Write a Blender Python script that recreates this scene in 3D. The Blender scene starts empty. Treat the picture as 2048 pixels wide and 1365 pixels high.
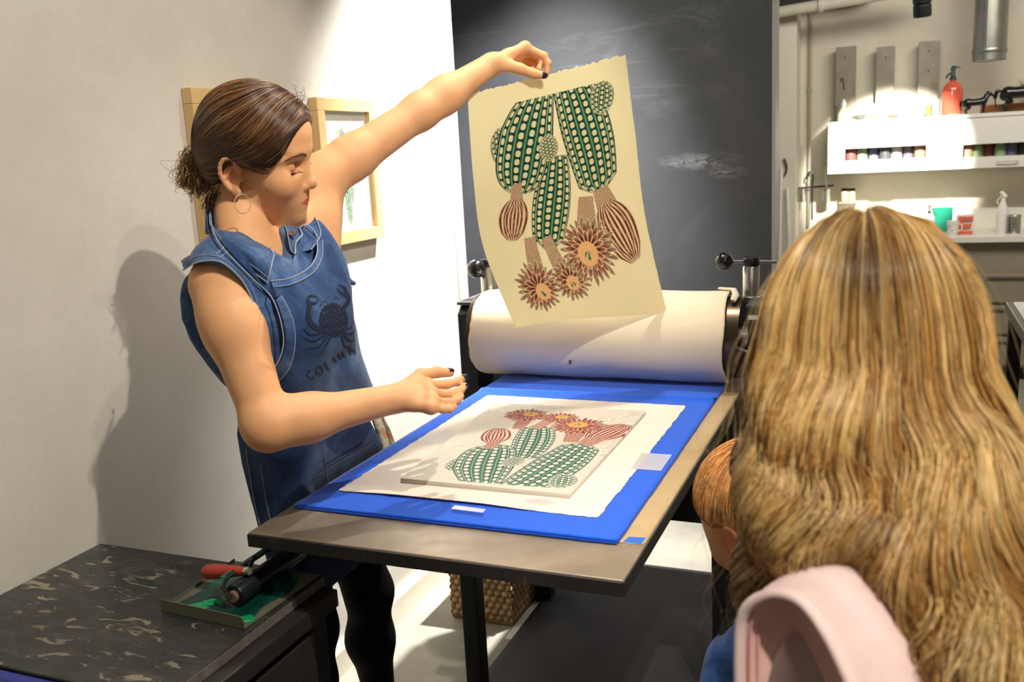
import bpy, bmesh, math, random
import numpy as np
from mathutils import Vector, Matrix

# ------------------------------------------------------------------ camera, lights, exposure
FPX, ROLL, PITCH, YAW = 1862.2, -0.0543, 0.1990, 0.3993
CAMZ = 1.5
cy_, sy_, cp_, sp_ = math.cos(YAW), math.sin(YAW), math.cos(PITCH), math.sin(PITCH)
FWD = np.array([-sy_*cp_, cy_*cp_, -sp_]); _r = np.array([cy_, sy_, 0.0]); _d = np.cross(FWD, _r)
RGT = _r*math.cos(ROLL) - _d*math.sin(ROLL)
DWN = _d*math.cos(ROLL) + _r*math.sin(ROLL)
CAMP = np.array([0, 0, CAMZ])
def P(x, y, d):
    """point of the place seen at pixel x, y, at distance d in front of the camera"""
    return CAMP + d*((x-1024)/FPX*RGT + (y-682.5)/FPX*DWN + FWD)
def RAY(x, y): return (x-1024)/FPX*RGT + (y-682.5)/FPX*DWN + FWD
def ON(x, y, ax, val):
    v = RAY(x, y); return CAMP + v*((val-CAMP[ax])/v[ax])
def PX(p):
    q = np.asarray(p) - CAMP; z = q@FWD
    return 1024 + FPX*(q@RGT)/z, 682.5 + FPX*(q@DWN)/z, z
C = bpy.context.scene.collection
sc = bpy.context.scene
cam = bpy.data.cameras.new('camera'); cam.sensor_width = 36; cam.lens = FPX/2048*36; cam.clip_start = .02
camo = bpy.data.objects.new('camera', cam); C.objects.link(camo); sc.camera = camo
M4 = Matrix.Identity(4)
for i in range(3):
    M4[i][0] = RGT[i]; M4[i][1] = -DWN[i]; M4[i][2] = -FWD[i]; M4[i][3] = CAMP[i]
camo.matrix_world = M4
cam.dof.use_dof = True; cam.dof.focus_distance = 1.9; cam.dof.aperture_fstop = 6.3
sc.view_settings.view_transform = 'Standard'; sc.view_settings.look = 'None'
sc.view_settings.exposure = 0.12; sc.view_settings.gamma = 1; sc.view_settings.use_curve_mapping = False
world = bpy.data.worlds.new('world'); sc.world = world; world.use_nodes = True
world.node_tree.nodes['Background'].inputs[0].default_value = (.95, .97, 1.0, 1)
world.node_tree.nodes['Background'].inputs[1].default_value = .28
def spot(loc, aim, power, size_deg, blend, rad=.04, col=(1, .93, .82)):
    l = bpy.data.lights.new('spot_light', 'SPOT'); l.energy = power; l.color = col
    l.spot_size = math.radians(size_deg); l.spot_blend = blend; l.shadow_soft_size = rad
    o = bpy.data.objects.new('spot_light', l); C.objects.link(o); o.location = loc
    o.rotation_euler = (Vector(aim)-Vector(loc)).to_track_quat('-Z', 'Y').to_euler()
    return o
WARM = (1, .92, .80)
spot((.30, .82, 2.80), (-1.3, 1.55, 1.0), 125, 60, .35, .015, WARM)         # throws her shadow on the white wall
spot((.62, .66, 2.80), (-1.3, 1.6, 1.0), 34, 60, .4, .02, WARM)
spot((-.70, 2.20, 2.90), (-.68, 1.75, .88), 88, 75, .6, .03, WARM)        # over the press
spot((-.80, 3.02, 2.85), (-1.52, 3.04, .95), 1150, 72, 1.0, .03, (1, .98, .95))  # wall washer, burnt-out patch
spot((.42, -.28, 2.80), (.02, .76, 1.26), 150, 32, .7, .03, WARM)               # over the girl
_lp = P(1845, 34, 4.35); spot(tuple(_lp-np.array([-.002, -.01, .02])), tuple(ON(1790, 305, 1, 6.36)), 420, 34, .25, .03, (1, .95, .88))  # the track lamp over the cabinets
def area(loc, aim, power, sx, sy, col=(1, 1, 1)):
    l = bpy.data.lights.new('fill_light', 'AREA'); l.energy = power; l.color = col; l.shape = 'RECTANGLE'; l.size = sx; l.size_y = sy
    o = bpy.data.objects.new('area_light', l); C.objects.link(o); o.location = loc
    o.rotation_euler = (Vector(aim)-Vector(loc)).to_track_quat('-Z', 'Y').to_euler(); return o
area((.8, -1.2, 2.7), (-.8, 1.8, 1.0), 10, 2.5, 1.6, (1, .95, .88))       # added soft fill from behind the camera, mostly for the skin
area((-.2, 1.9, 3.02), (-.2, 1.9, 0), 9, 2.2, 2.0, (1, .95, .88))  # added overhead fill to lift the front of the room
area((.6, 4.6, 3.0), (.3, 6.0, 1.2), 85, 2.0, 1.2, (1, .95, .85))  # added fill that brightens the cream far wall

# ------------------------------------------------------------------ materials
def srgb(r, g, b):
    f = lambda c: (c/255/12.92) if c/255 <= .04045 else ((c/255+.055)/1.055)**2.4
    return (f(r), f(g), f(b), 1)
class NT:
    def __init__(s, name):
        s.m = bpy.data.materials.new(name); s.m.use_nodes = True; s.t = s.m.node_tree; s.b = s.t.nodes['Principled BSDF']
        s.co = None
    def n(s, kind, **kw):
        x = s.t.nodes.new(kind)
        for k, v in kw.items(): setattr(x, k, v)
        return x
    def l(s, a, b): s.t.links.new(a, b)
    def coord(s, scale=(1, 1, 1), rot=(0, 0, 0), which='Object'):
        tc = s.n('ShaderNodeTexCoord'); mp = s.n('ShaderNodeMapping'); mp.inputs['Scale'].default_value = scale; mp.inputs['Rotation'].default_value = rot
        s.l(tc.outputs[which], mp.inputs[0]); return mp.outputs[0]
    def noise(s, scale, detail=4, rough=.6, vec=None, dist=0):
        x = s.n('ShaderNodeTexNoise'); x.inputs['Scale'].default_value = scale; x.inputs['Detail'].default_value = detail
        x.inputs['Roughness'].default_value = rough; x.inputs['Distortion'].default_value = dist
        s.l(vec if vec is not None else s.coord(), x.inputs['Vector']); return x.outputs['Fac']
    def ramp(s, fac, stops):
        x = s.n('ShaderNodeValToRGB'); e = x.color_ramp.elements
        while len(e) < len(stops): e.new(.5)
        for el, (p, c) in zip(e, stops): el.position = p; el.color = c
        s.l(fac, x.inputs[0]); return x.outputs[0]
    def mix(s, fac, a, b, mode='MIX'):
        x = s.n('ShaderNodeMix', data_type='RGBA', blend_type=mode)
        for sock, v in ((x.inputs[0], fac), (x.inputs[6], a), (x.inputs[7], b)):
            if isinstance(v, (int, float, tuple)): sock.default_value = v
            else: s.l(v, sock)
        return x.outputs[2]
    def bump(s, h, strength, dist=.001):
        x = s.n('ShaderNodeBump'); x.inputs['Strength'].default_value = strength; x.inputs['Distance'].default_value = dist
        s.l(h, x.inputs['Height']); s.l(x.outputs[0], s.b.inputs['Normal'])
    def base(s, c):
        if isinstance(c, tuple): s.b.inputs['Base Color'].default_value = c
        else: s.l(c, s.b.inputs['Base Color'])
def mat(name, col, rough=.5, metal=0, spec=.5, var=0, vscale=20, bump=0, bscale=200, col2=None, **kw):
    t = NT(name); t.b.inputs['Roughness'].default_value = rough; t.b.inputs['Metallic'].default_value = metal
    t.b.inputs['Specular IOR Level'].default_value = spec
    if var or col2:
        c2 = col2 or tuple([max(0, v*(1-var)) for v in col[:3]])+(1,)
        t.base(t.ramp(t.noise(vscale, 5), [(.3, col), (.7, c2)]))
    else: t.base(col)
    if bump: t.bump(t.noise(bscale, 3), bump)
    for k, v in kw.items(): t.b.inputs[k].default_value = v
    return t.m
def attrmat(name, rough=.6, attr='col', bump=0, bscale=600, spec=.4, sub=0, noise_amt=0, nscale=300, **kw):
    t = NT(name); a = t.n('ShaderNodeAttribute', attribute_name=attr); c = a.outputs['Color']
    if noise_amt:
        v = t.ramp(t.noise(nscale, 4), [(.25, (1-noise_amt,)*3+(1,)), (.75, (1+noise_amt,)*3+(1,))]); c = t.mix(1.0, c, v, 'MULTIPLY')
    t.base(c); t.b.inputs['Roughness'].default_value = rough; t.b.inputs['Specular IOR Level'].default_value = spec
    if sub:
        t.b.inputs['Subsurface Weight'].default_value = sub; t.b.inputs['Subsurface Scale'].default_value = .006
        t.b.inputs['Subsurface Radius'].default_value = (1, .35, .2)
    if bump: t.bump(t.noise(bscale, 3), bump)
    for k, v in kw.items(): t.b.inputs[k].default_value = v
    return t.m

# ------------------------------------------------------------------ objects
def link(name, me, m=None, parent=None, smooth=False, loc=None):
    """meshes are written in world coordinates; a child keeps them by undoing its parent's place"""
    if m is not None and not me.materials: me.materials.append(m)
    if smooth: me.polygons.foreach_set('use_smooth', [True]*len(me.polygons))
    o = bpy.data.objects.new(name, me); C.objects.link(o)
    if loc is not None:
        me.transform(Matrix.Translation(-Vector(loc))); o.location = loc
    if parent is not None:
        o.parent = parent; o.matrix_parent_inverse = Matrix.Translation(-wloc(parent))
    return o
def wloc(o):
    v = Vector(o.location)
    if o.parent is not None and o.matrix_parent_inverse == Matrix.Identity(4): v = v + wloc(o.parent)
    return v
def tag(o, label=None, cat=None, group=None, kind=None):
    for k, v in (('label', label), ('category', cat), ('group', group), ('kind', kind)):
        if v: o[k] = v
    return o
def empty(name, loc, label=None, cat=None, group=None):
    o = bpy.data.objects.new(name, None); C.objects.link(o); o.location = Vector(loc); o.empty_display_size = .05
    return tag(o, label, cat, group)
def meshdata(name, V, F, col=None):
    me = bpy.data.meshes.new(name); V = np.asarray(V, dtype=np.float32)
    if isinstance(F, np.ndarray):
        n, k = F.shape; me.vertices.add(len(V)); me.vertices.foreach_set('co', V.ravel())
        me.loops.add(n*k); me.loops.foreach_set('vertex_index', F.astype(np.int32).ravel())
        me.polygons.add(n); me.polygons.foreach_set('loop_start', np.arange(0, n*k, k, dtype=np.int32))
        me.update(calc_edges=True); me.validate()
    else:
        me.from_pydata([tuple(map(float, v)) for v in V], [], F); me.update()
    if col is not None: setcol(me, col)
    return me
def setcol(me, col, name='col'):
    a = me.color_attributes.new(name, 'FLOAT_COLOR', 'POINT'); c = np.ones((len(me.vertices), 4), np.float32); c[:, :3] = np.asarray(col)[:, :3]
    a.data.foreach_set('color', c.ravel())
class MB:
    """collects shapes into one mesh"""
    def __init__(s): s.V = []; s.F = []; s.n = 0
    def add(s, V, F):
        V = np.asarray(V, float).reshape(-1, 3); s.V.append(V); s.F += [tuple(int(i)+s.n for i in f) for f in F]; s.n += len(V); return s
    def box(s, a, b, bev=0):
        a = np.minimum(a, b).astype(float) if True else a; bb = np.maximum(a, b)
        return s.obox((a+bb)/2, np.eye(3), (bb-a)/2, bev)
    def obox(s, c, R, h, bev=0):
        c = np.asarray(c, float); h = np.asarray(h, float)
        if bev <= 0:
            v = [[x, y, z] for x in (-1, 1) for y in (-1, 1) for z in (-1, 1)]
            V = np.array(v)*h; F = [(0, 1, 3, 2), (4, 6, 7, 5), (0, 4, 5, 1), (2, 3, 7, 6), (0, 2, 6, 4), (1, 5, 7, 3)]
        else:
            bm = bmesh.new(); bmesh.ops.create_cube(bm, size=2)
            for v in bm.verts: v.co = Vector((v.co.x*h[0], v.co.y*h[1], v.co.z*h[2]))
            bmesh.ops.bevel(bm, geom=bm.edges[:], offset=min(bev, min(h)*.95), segments=2, profile=.6, affect='EDGES')
            bm.verts.index_update(); V = np.array([v.co[:] for v in bm.verts]); F = [[v.index for v in f.verts] for f in bm.faces]; bm.free()
        return s.add(V@np.asarray(R).T + c, F)
    def tube(s, pts, r, n=8, closed=False, flat=None, cap=True):
        V, F = tube(pts, r, n, closed, flat, cap); return s.add(V, F)
    def lathe(s, c, prof, n=24, axis=(0, 0, 1)):
        a = np.asarray(axis, float); a /= np.linalg.norm(a); u = np.cross(a, (0, 1, 0) if abs(a[1]) < .9 else (1, 0, 0)); u /= np.linalg.norm(u); w = np.cross(a, u)
        th = np.linspace(0, 2*np.pi, n, endpoint=False); V = []; F = []
        for r, h in prof: V += [np.asarray(c)+a*h+r*(math.cos(t)*u+math.sin(t)*w) for t in th]
        m = len(prof)
        for i in range(m-1):
            for j in range(n): F.append((i*n+j, i*n+(j+1) % n, (i+1)*n+(j+1) % n, (i+1)*n+j))
        F.append(tuple(range(n-1, -1, -1))); F.append(tuple((m-1)*n+j for j in range(n)))
        return s.add(V, F)
    def ball(s, c, r, n=16, m=10):
        r = np.broadcast_to(np.asarray(r, float), (3,)); pr = [(math.sin(t), -math.cos(t)) for t in np.linspace(.02, math.pi-.02, m)]
        V, F = MBtmp(pr, n); return s.add(V*r+np.asarray(c), F)
    def prism(s, poly, base, U, Vv, depth):
        """polygon in the U,V plane given a depth vector"""
        n = len(poly); U = np.asarray(U, float); W = np.asarray(Vv, float); D = np.asarray(depth, float); b = np.asarray(base, float)
        V = [b+p[0]*U+p[1]*W for p in poly]; V += [v+D for v in V]
        F = [tuple(range(n-1, -1, -1)), tuple(range(n, 2*n))]+[(i, (i+1) % n, n+(i+1) % n, n+i) for i in range(n)]
        return s.add(V, F)
    def me(s, name='m'):
        m = meshdata(name, np.concatenate(s.V), s.F)
        bm = bmesh.new(); bm.from_mesh(m); bmesh.ops.recalc_face_normals(bm, faces=bm.faces[:]); bm.to_mesh(m); bm.free(); return m
    def build(s, name, m, parent=None, smooth=False, loc=None):
        me = s.me(name); o = link(name, me, m, parent, False, loc)
        if smooth:
            me.polygons.foreach_set('use_smooth', [True]*len(me.polygons))
            try: me.set_sharp_from_angle(angle=math.radians(40))
            except Exception: pass
        return o
def MBtmp(pr, n):
    t = MB(); t.lathe((0, 0, 0), pr, n); return np.concatenate(t.V), t.F
def tube(pts, r, n=8, closed=False, flat=None, cap=True):
    pts = np.asarray(pts, float); m = len(pts); r = np.broadcast_to(np.asarray(r, float), (m,))
    T = np.gradient(pts, axis=0)
    if closed: T = np.roll(pts, -1, 0)-np.roll(pts, 1, 0)
    T /= np.linalg.norm(T, axis=1)[:, None]+1e-12
    up = np.array([0, 0, 1.]) if abs(T[0][2]) < .9 else np.array([1., 0, 0])
    U = np.cross(T[0], up); U /= np.linalg.norm(U); V = []
    for i in range(m):
        U = U-T[i]*(U@T[i]); U /= np.linalg.norm(U)+1e-12; W = np.cross(T[i], U)
        for j in range(n):
            a = 2*math.pi*j/n; V.append(pts[i]+r[i]*(math.cos(a)*U+math.sin(a)*W*(flat or 1)))
    F = []
    for i in range(m if closed else m-1):
        k = (i+1) % m
        for j in range(n): F.append((i*n+j, i*n+(j+1) % n, k*n+(j+1) % n, k*n+j))
    if cap and not closed: F.append(tuple(range(n-1, -1, -1))); F.append(tuple((m-1)*n+j for j in range(n)))
    return np.array(V), F
def smoothpath(pts, n=40, closed=False):
    """Catmull-Rom through the points"""
    p = np.asarray(pts, float); m = len(p); out = []
    segs = m if closed else m-1
    for s_ in np.linspace(0, segs, n, endpoint=not closed):
        i = min(int(s_), segs-1); t = s_-i
        g = (lambda k: p[k % m]) if closed else (lambda k: p[min(max(k, 0), m-1)])
        a, b, c, d = g(i-1), g(i), g(i+1), g(i+2)
        out.append(.5*(2*b+(c-a)*t+(2*a-5*b+4*c-d)*t*t+(3*b-a-3*c+d)*t**3))
    return np.array(out)
rng = np.random.default_rng(7); random.seed(7)
# smooth value noise on points (N,3)
def vnoise(p, scale=1., seed=0):
    q = np.asarray(p, float)*scale; i = np.floor(q).astype(np.int64); f = q-i; f = f*f*(3-2*f)
    def h(a, b, c):
        n = (a*374761393+b*668265263+c*2147483647+seed*974634777) & 0xffffffff
        n = ((n ^ (n >> 13))*1274126177) & 0xffffffff; return ((n ^ (n >> 16)) & 0xffff)/65535.
    r = 0
    for dx in (0, 1):
        for dy in (0, 1):
            for dz in (0, 1):
                w = (f[..., 0] if dx else 1-f[..., 0])*(f[..., 1] if dy else 1-f[..., 1])*(f[..., 2] if dz else 1-f[..., 2])
                r = r+w*h(i[..., 0]+dx, i[..., 1]+dy, i[..., 2]+dz)
    return r*2-1

# ------------------------------------------------------------------ distance-field modelling: organic shapes as one surface
class N:
    def __init__(s, f, c, r, op='u', k=0.): s.f = f; s.c = np.asarray(c, float); s.r = r; s.op = op; s.k = k
def smin(a, b, k):
    if k <= 0: return np.minimum(a, b)
    h = np.maximum(k-np.abs(a-b), 0)/k; return np.minimum(a, b)-h*h*k*.25
def smax(a, b, k): return -smin(-a, -b, k)
def rc(a, b, ra, rb, k=.01, op='u', flat=None, fr=1.):
    """tapered capsule; flat = direction squeezed by fr"""
    a = np.asarray(a, float); b = np.asarray(b, float); ab = b-a; L = max(ab@ab, 1e-9)
    if flat is not None:
        fl = np.asarray(flat, float); fl = fl-ab*(fl@ab)/L; fl /= np.linalg.norm(fl)
    def f(p):
        t = np.clip((p-a)@ab/L, 0, 1); q = p-a-t[..., None]*ab
        if flat is not None:
            s_ = q@fl; q = q+(s_*(1/fr-1))[..., None]*fl; return (np.linalg.norm(q, axis=-1)-(ra+(rb-ra)*t))*(fr if fr < 1 else 1)
        return np.linalg.norm(q, axis=-1)-(ra+(rb-ra)*t)
    return N(f, (a+b)/2, math.sqrt(L)/2+max(ra, rb)*max(1, fr), op, k)
def ell(c, rad, R=None, k=.01, op='u'):
    c = np.asarray(c, float); rad = np.broadcast_to(np.asarray(rad, float), (3,)); R = np.eye(3) if R is None else np.asarray(R, float)
    def f(p):
        q = (p-c)@R; k0 = np.linalg.norm(q/rad, axis=-1); k1 = np.linalg.norm(q/rad**2, axis=-1)+1e-9; return k0*(k0-1)/k1
    return N(f, c, max(rad), op, k)
def grp(nodes, k=.01, op='u'):
    cs = np.array([n.c for n in nodes if n.op == 'u']); c = cs.mean(0); r = max(np.linalg.norm(n.c-c)+n.r for n in nodes if n.op == 'u')
    return N(lambda p: evl(nodes, p), c, r, op, k)
def half(pt, nrm, k=.004, op='i'):
    pt = np.asarray(pt, float); nrm = np.asarray(nrm, float); nrm = nrm/np.linalg.norm(nrm)
    return N(lambda p: (p-pt)@nrm, pt, 1e3, op, k)
def zloft(rows, k=.01, op='u', e=2.3, infl=0.):
    """rows: (z, cx, cy, half width, half depth, angle) — rounded oval sections stacked in height"""
    R_ = np.array(rows, float); R_ = R_[np.argsort(R_[:, 0])]; z = R_[:, 0]
    zz = np.linspace(z[0], z[-1], 80)
    T = np.array([smooth1(z, R_[:, i], zz) for i in range(1, 6)])
    def f(p):
        q = [np.interp(p[..., 2], zz, T[i]) for i in range(5)]
        ca, sa = np.cos(q[4]), np.sin(q[4]); dx, dy = p[..., 0]-q[0], p[..., 1]-q[1]
        u, v = (dx*ca+dy*sa)/(q[2]+infl), (-dx*sa+dy*ca)/(q[3]+infl)
        rr = (np.abs(u)**e+np.abs(v)**e)**(1/e); d = (rr-1)*np.minimum(q[2], q[3])
        dz = np.maximum(zz[0]-infl-p[..., 2], p[..., 2]-zz[-1]-infl); return smax(d, dz, .03)
    c = np.array([R_[:, 1].mean(), R_[:, 2].mean(), (z[0]+z[-1])/2]); r = math.hypot((z[-1]-z[0])/2, max(R_[:, 3].max(), R_[:, 4].max()))+.1
    return N(f, c, r, op, k)
def smooth1(x, y, xx):
    m = np.gradient(y, x); i = np.clip(np.searchsorted(x, xx)-1, 0, len(x)-2); h = x[i+1]-x[i]; t = (xx-x[i])/h
    return (2*t**3-3*t**2+1)*y[i]+(t**3-2*t**2+t)*h*m[i]+(-2*t**3+3*t**2)*y[i+1]+(t**3-t**2)*h*m[i+1]
def evl(nodes, p, blk=None):
    d = np.full(p.shape[:-1], 1.0)
    for n in nodes:
        if blk is not None and n.r < 100 and np.linalg.norm(n.c-blk[0])-n.r > blk[1]+n.k+.01: continue
        v = n.f(p)
        if n.op == 'u': d = smin(d, v, n.k)
        elif n.op == 's': d = smax(d, -v, n.k)
        elif n.op == 'i': d = smax(d, v, n.k)
        elif n.op == 'w': d = d+v
    return d
def sdf_mesh(nodes, h=.003, n=20, lo=None, hi=None, smooth=1):
    us = [x for x in nodes if x.op == 'u' and x.r < 100]
    lo_ = np.min([x.c-x.r for x in us], 0)-.02; hi_ = np.max([x.c+x.r for x in us], 0)+.02
    if lo is not None: lo_ = np.maximum(lo_, lo)
    if hi is not None: hi_ = np.minimum(hi_, hi)
    nb = np.ceil((hi_-lo_)/(h*n)).astype(int); KEY, POS, QUAD = [], [], []
    R_ = h*n*math.sqrt(3)/2; g = np.arange(n+2); off = np.stack(np.meshgrid(g, g, g, indexing='ij'), -1)
    g3 = np.array([0, (n+1)/2, n+1]); off3 = np.stack(np.meshgrid(g3, g3, g3, indexing='ij'), -1).reshape(-1, 3)
    uc = np.array([x.c for x in us]); ur = np.array([x.r for x in us]); D = (nb+2)*n+4
    for bi in range(nb[0]):
        for bj in range(nb[1]):
            for bk in range(nb[2]):
                i0 = np.array([bi, bj, bk])*n; c0 = lo_+(i0+n/2)*h
                if np.min(np.linalg.norm(uc-c0, axis=1)-ur) > R_: continue
                blk = (c0, R_)
                s3 = evl(nodes, lo_+(i0+off3)*h, blk)
                if s3.min() > R_*.75 or s3.max() < -R_*.75: continue
                S = evl(nodes, lo_+(i0+off)*h, blk); neg = S < 0
                if neg.all() or not neg.any(): continue
                acc = np.zeros((n+1, n+1, n+1, 3)); cnt = np.zeros((n+1, n+1, n+1))
                cs = [(a, b, c) for a in (0, 1) for b in (0, 1) for c in (0, 1)]
                sl = lambda c: S[c[0]:c[0]+n+1, c[1]:c[1]+n+1, c[2]:c[2]+n+1]
                for a in cs:
                    for ax in range(3):
                        if a[ax] == 0:
                            b = list(a); b[ax] = 1; sa, sb = sl(a), sl(b); m = (sa < 0) != (sb < 0)
                            t = np.where(m, sa/np.where(m, sa-sb, 1), 0); pos = np.zeros(t.shape+(3,)); pos[...] = a; pos[..., ax] = t
                            acc += pos*m[..., None]; cnt += m
                m = cnt > 0; ii = np.argwhere(m); pos = acc[m]/cnt[m][:, None]
                gi = ii+i0; KEY.append((gi[:, 0]*D[1]+gi[:, 1])*D[2]+gi[:, 2]); POS.append(lo_+(gi+pos)*h)
                for ax in range(3):
                    u, v = (ax+1) % 3, (ax+2) % 3
                    A = [slice(1, n+1)]*3; A[ax] = slice(0, n); B = list(A); B[ax] = slice(1, n+1)
                    sa, sb = S[tuple(A)], S[tuple(B)]; m2 = (sa < 0) != (sb < 0); e = np.argwhere(m2)
                    if not len(e): continue
                    fl = sa[m2] < 0; e = e+1; e[:, ax] -= 1; e = e+i0; q = []
                    for du, dv in ((-1, -1), (0, -1), (0, 0), (-1, 0)):
                        w = e.copy(); w[:, u] += du; w[:, v] += dv; q.append((w[:, 0]*D[1]+w[:, 1])*D[2]+w[:, 2])
                    q = np.array(q).T; q[~fl] = q[~fl][:, ::-1]; QUAD.append(q)
    K = np.concatenate(KEY); Pp = np.concatenate(POS); Q = np.concatenate(QUAD)
    uk, idx = np.unique(K, return_index=True); V = Pp[idx]; F = np.searchsorted(uk, Q)
    ok = (F < len(uk)).all(1); F = F[ok]; Q = Q[ok]; ok = (uk[F] == Q).all(1); F = F[ok]
    for _ in range(smooth): V = relax(V, F, .5)
    return biggest(V, F)
def biggest(V, F):
    """keep the one connected surface"""
    lab = np.arange(len(V))
    for _ in range(400):
        m = lab[F].min(1); new = lab.copy()
        for c in range(4): np.minimum.at(new, F[:, c], m)
        new = new[new]
        if (new == lab).all(): break
        lab = new
    u, inv, cnt = np.unique(lab, return_inverse=True, return_counts=True); k = inv == np.argmax(cnt); idx = np.cumsum(k)-1; ok = k[F].all(1); return V[k], idx[F[ok]]
def relax(V, F, lam=.5):
    s = np.zeros_like(V); c = np.zeros(len(V))
    for a in range(4):
        b = (a+1) % 4; np.add.at(s, F[:, a], V[F[:, b]]); np.add.at(c, F[:, a], 1); np.add.at(s, F[:, b], V[F[:, a]]); np.add.at(c, F[:, b], 1)
    c[c == 0] = 1; return V+lam*(s/c[:, None]-V)
def grad(f, p, e=.001):
    g = np.stack([f(p+np.eye(3)[i]*e)-f(p-np.eye(3)[i]*e) for i in range(3)], -1); return g/(np.linalg.norm(g, axis=-1)[..., None]+1e-9)
def snap(f, p, off=0., it=4):
    for _ in range(it): p = p-(f(p)-off)[..., None]*grad(f, p)*.9
    return p
def trace(f, px, d0=1.3, d1=3.0, off=0.):
    """points where the lines of sight through pixels px meet the surface f"""
    px = np.asarray(px, float); r = np.array([RAY(*q) for q in px]); rn = r/np.linalg.norm(r, axis=1)[:, None]; t = np.full(len(px), d0)
    for _ in range(90): t = t+np.clip(f(CAMP+rn*t[:, None])-off, -.02, .05)*.7
    return CAMP+rn*t[:, None]
def strands(paths, r, name, m, parent, cols=None, n=3, taper=True):
    """paths (S,K,3) -> one mesh of thin hair strands"""
    S, K, _ = paths.shape; T = np.gradient(paths, axis=1); T /= np.linalg.norm(T, axis=2)[..., None]+1e-9
    a = np.cross(T, np.array([.3, .2, 1.])); a /= np.linalg.norm(a, axis=2)[..., None]+1e-9; b = np.cross(T, a)
    r = np.broadcast_to(np.asarray(r, float).reshape(-1, 1), (S, K)).copy()
    if taper: r *= np.clip(np.minimum(np.linspace(.3, 8, K), np.linspace(5, .15, K)), 0, 1)
    V = np.stack([paths+r[..., None]*(math.cos(2*math.pi*j/n)*a+math.sin(2*math.pi*j/n)*b) for j in range(n)], 2)
    idx = np.arange(S*K*n).reshape(S, K, n); F = []
    for j in range(n):
        k = (j+1) % n; F.append(np.stack([idx[:, :-1, j], idx[:, :-1, k], idx[:, 1:, k], idx[:, 1:, j]], -1).reshape(-1, 4))
    me = meshdata(name, V.reshape(-1, 3), np.concatenate(F), None if cols is None else (np.repeat(cols, K*n, 0) if cols.ndim == 2 else np.repeat(cols.reshape(-1, 3), n, 0)))
    return link(name, me, m, parent, True)
# ================================================================== the room
def struct(name, mb, m, smooth=False): return tag(mb.build(name, m, smooth=smooth), kind='structure')
def wallmat(name, c1, c2, sc_=3, bump=.15):
    t = NT(name); v = t.coord(); a = t.noise(sc_, 6, .65, v); c = t.ramp(a, [(.35, c1), (.7, c2)])
    f = t.noise(60, 4, .7, v); c = t.mix(.08, c, t.ramp(f, [(.3, (.3, .3, .3, 1)), (.7, (1, 1, 1, 1))]), 'MULTIPLY')
    t.base(c); t.b.inputs['Roughness'].default_value = .75; t.bump(t.noise(120, 5, .7, v), bump, .002); return t.m
M_wall = wallmat('white_painted_board', srgb(206, 201, 190), srgb(194, 189, 177))
M_wall2 = wallmat('cream_wall_paint', srgb(226, 218, 198), srgb(212, 203, 182))
M_trim = mat('grey_trim_paint', srgb(176, 174, 166), .5, var=.1)
M_floor = wallmat('worn_concrete', srgb(166, 162, 146), srgb(128, 125, 112), 2.2, .3)
def chalkboard():
    t = NT('chalkboard_paint'); v = t.coord(); a = t.noise(1.6, 6, .7, v, 1.2)
    c = t.ramp(a, [(.35, srgb(62, 65, 69)), (.62, srgb(74, 76, 80)), (.80, srgb(100, 102, 106))])
    s_ = t.noise(1.0, 8, .75, t.coord((1.2, 1, 5.0), (0, .35, 0)), 2.0)
    c = t.mix(t.ramp(s_, [(.60, (0, 0, 0, 1)), (.78, (.55, .55, .55, 1))]), c, srgb(128, 132, 136))
    for (px_, sx_, sz_, k_, ns_) in (((1400, 322), 5.5, 26, .55, 16), ((1330, 200), 9, 12, .10, 9), ((1455, 345), 12, 34, .45, 22), ((1210, 120), 10, 5, .08, 7)):
        w_ = ON(px_[0], px_[1], 1, 3.6); tc = t.n('ShaderNodeTexCoord'); mp = t.n('ShaderNodeMapping', vector_type='TEXTURE'); mp.inputs['Location'].default_value = tuple(w_); mp.inputs['Scale'].default_value = (1/sx_*1.0, 10, 1/sz_)
        t.l(tc.outputs['Object'], mp.inputs[0]); g_ = t.n('ShaderNodeTexGradient', gradient_type='SPHERICAL'); t.l(mp.outputs[0], g_.inputs[0]); m_ = t.mix(1.0, g_.outputs['Fac'], t.ramp(t.noise(ns_, 6, .7, t.coord((1, 1, 2.5)), 1.5), [(.42, (0, 0, 0, 1)), (.62, (1, 1, 1, 1))]), 'MULTIPLY')
        m2 = t.mix(1.0, m_, (k_*2, k_*2, k_*2, 1), 'MULTIPLY'); c = t.mix(m2, c, srgb(150, 153, 156))
    t.base(c); t.b.inputs['Roughness'].default_value = .62; t.bump(t.noise(200, 3, .6, v), .1); return t.m
M_chalk = chalkboard()
M_ceil = mat('ceiling_paint', srgb(90, 86, 80), .8, var=.2, vscale=3)
struct('floor', MB().box((-4, -3, -.05), (4.2, 7.4, 0)), M_floor)
struct('ceiling', MB().box((-4, -3, 3.05), (4.2, 7.4, 3.12)), M_ceil)
struct('wall_left', MB().box((-1.61, -3, 0), (-1.52, 3.11, 3.05)), M_wall)
struct('trim_1', MB().box((-1.62, 3.11, 0), (-1.512, 3.185, 3.05), .003), M_trim)
struct('wall_back', MB().box((-3.2, 3.60, 0), (-.440, 3.70, 3.05)), M_chalk)
struct('trim_2', MB().box((-.440, 3.595, 0), (-.428, 3.705, 3.05)), M_trim)
struct('wall_far', MB().box((-4, 6.70, 0), (4.2, 6.80, 3.05)), M_wall2)
struct('wall_right', MB().box((3.4, -3, 0), (3.5, 7.4, 3.05)), M_wall2)
struct('wall_rear', MB().box((-4, -3.1, 0), (4.2, -3, 3.05)), M_wall2)
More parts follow.
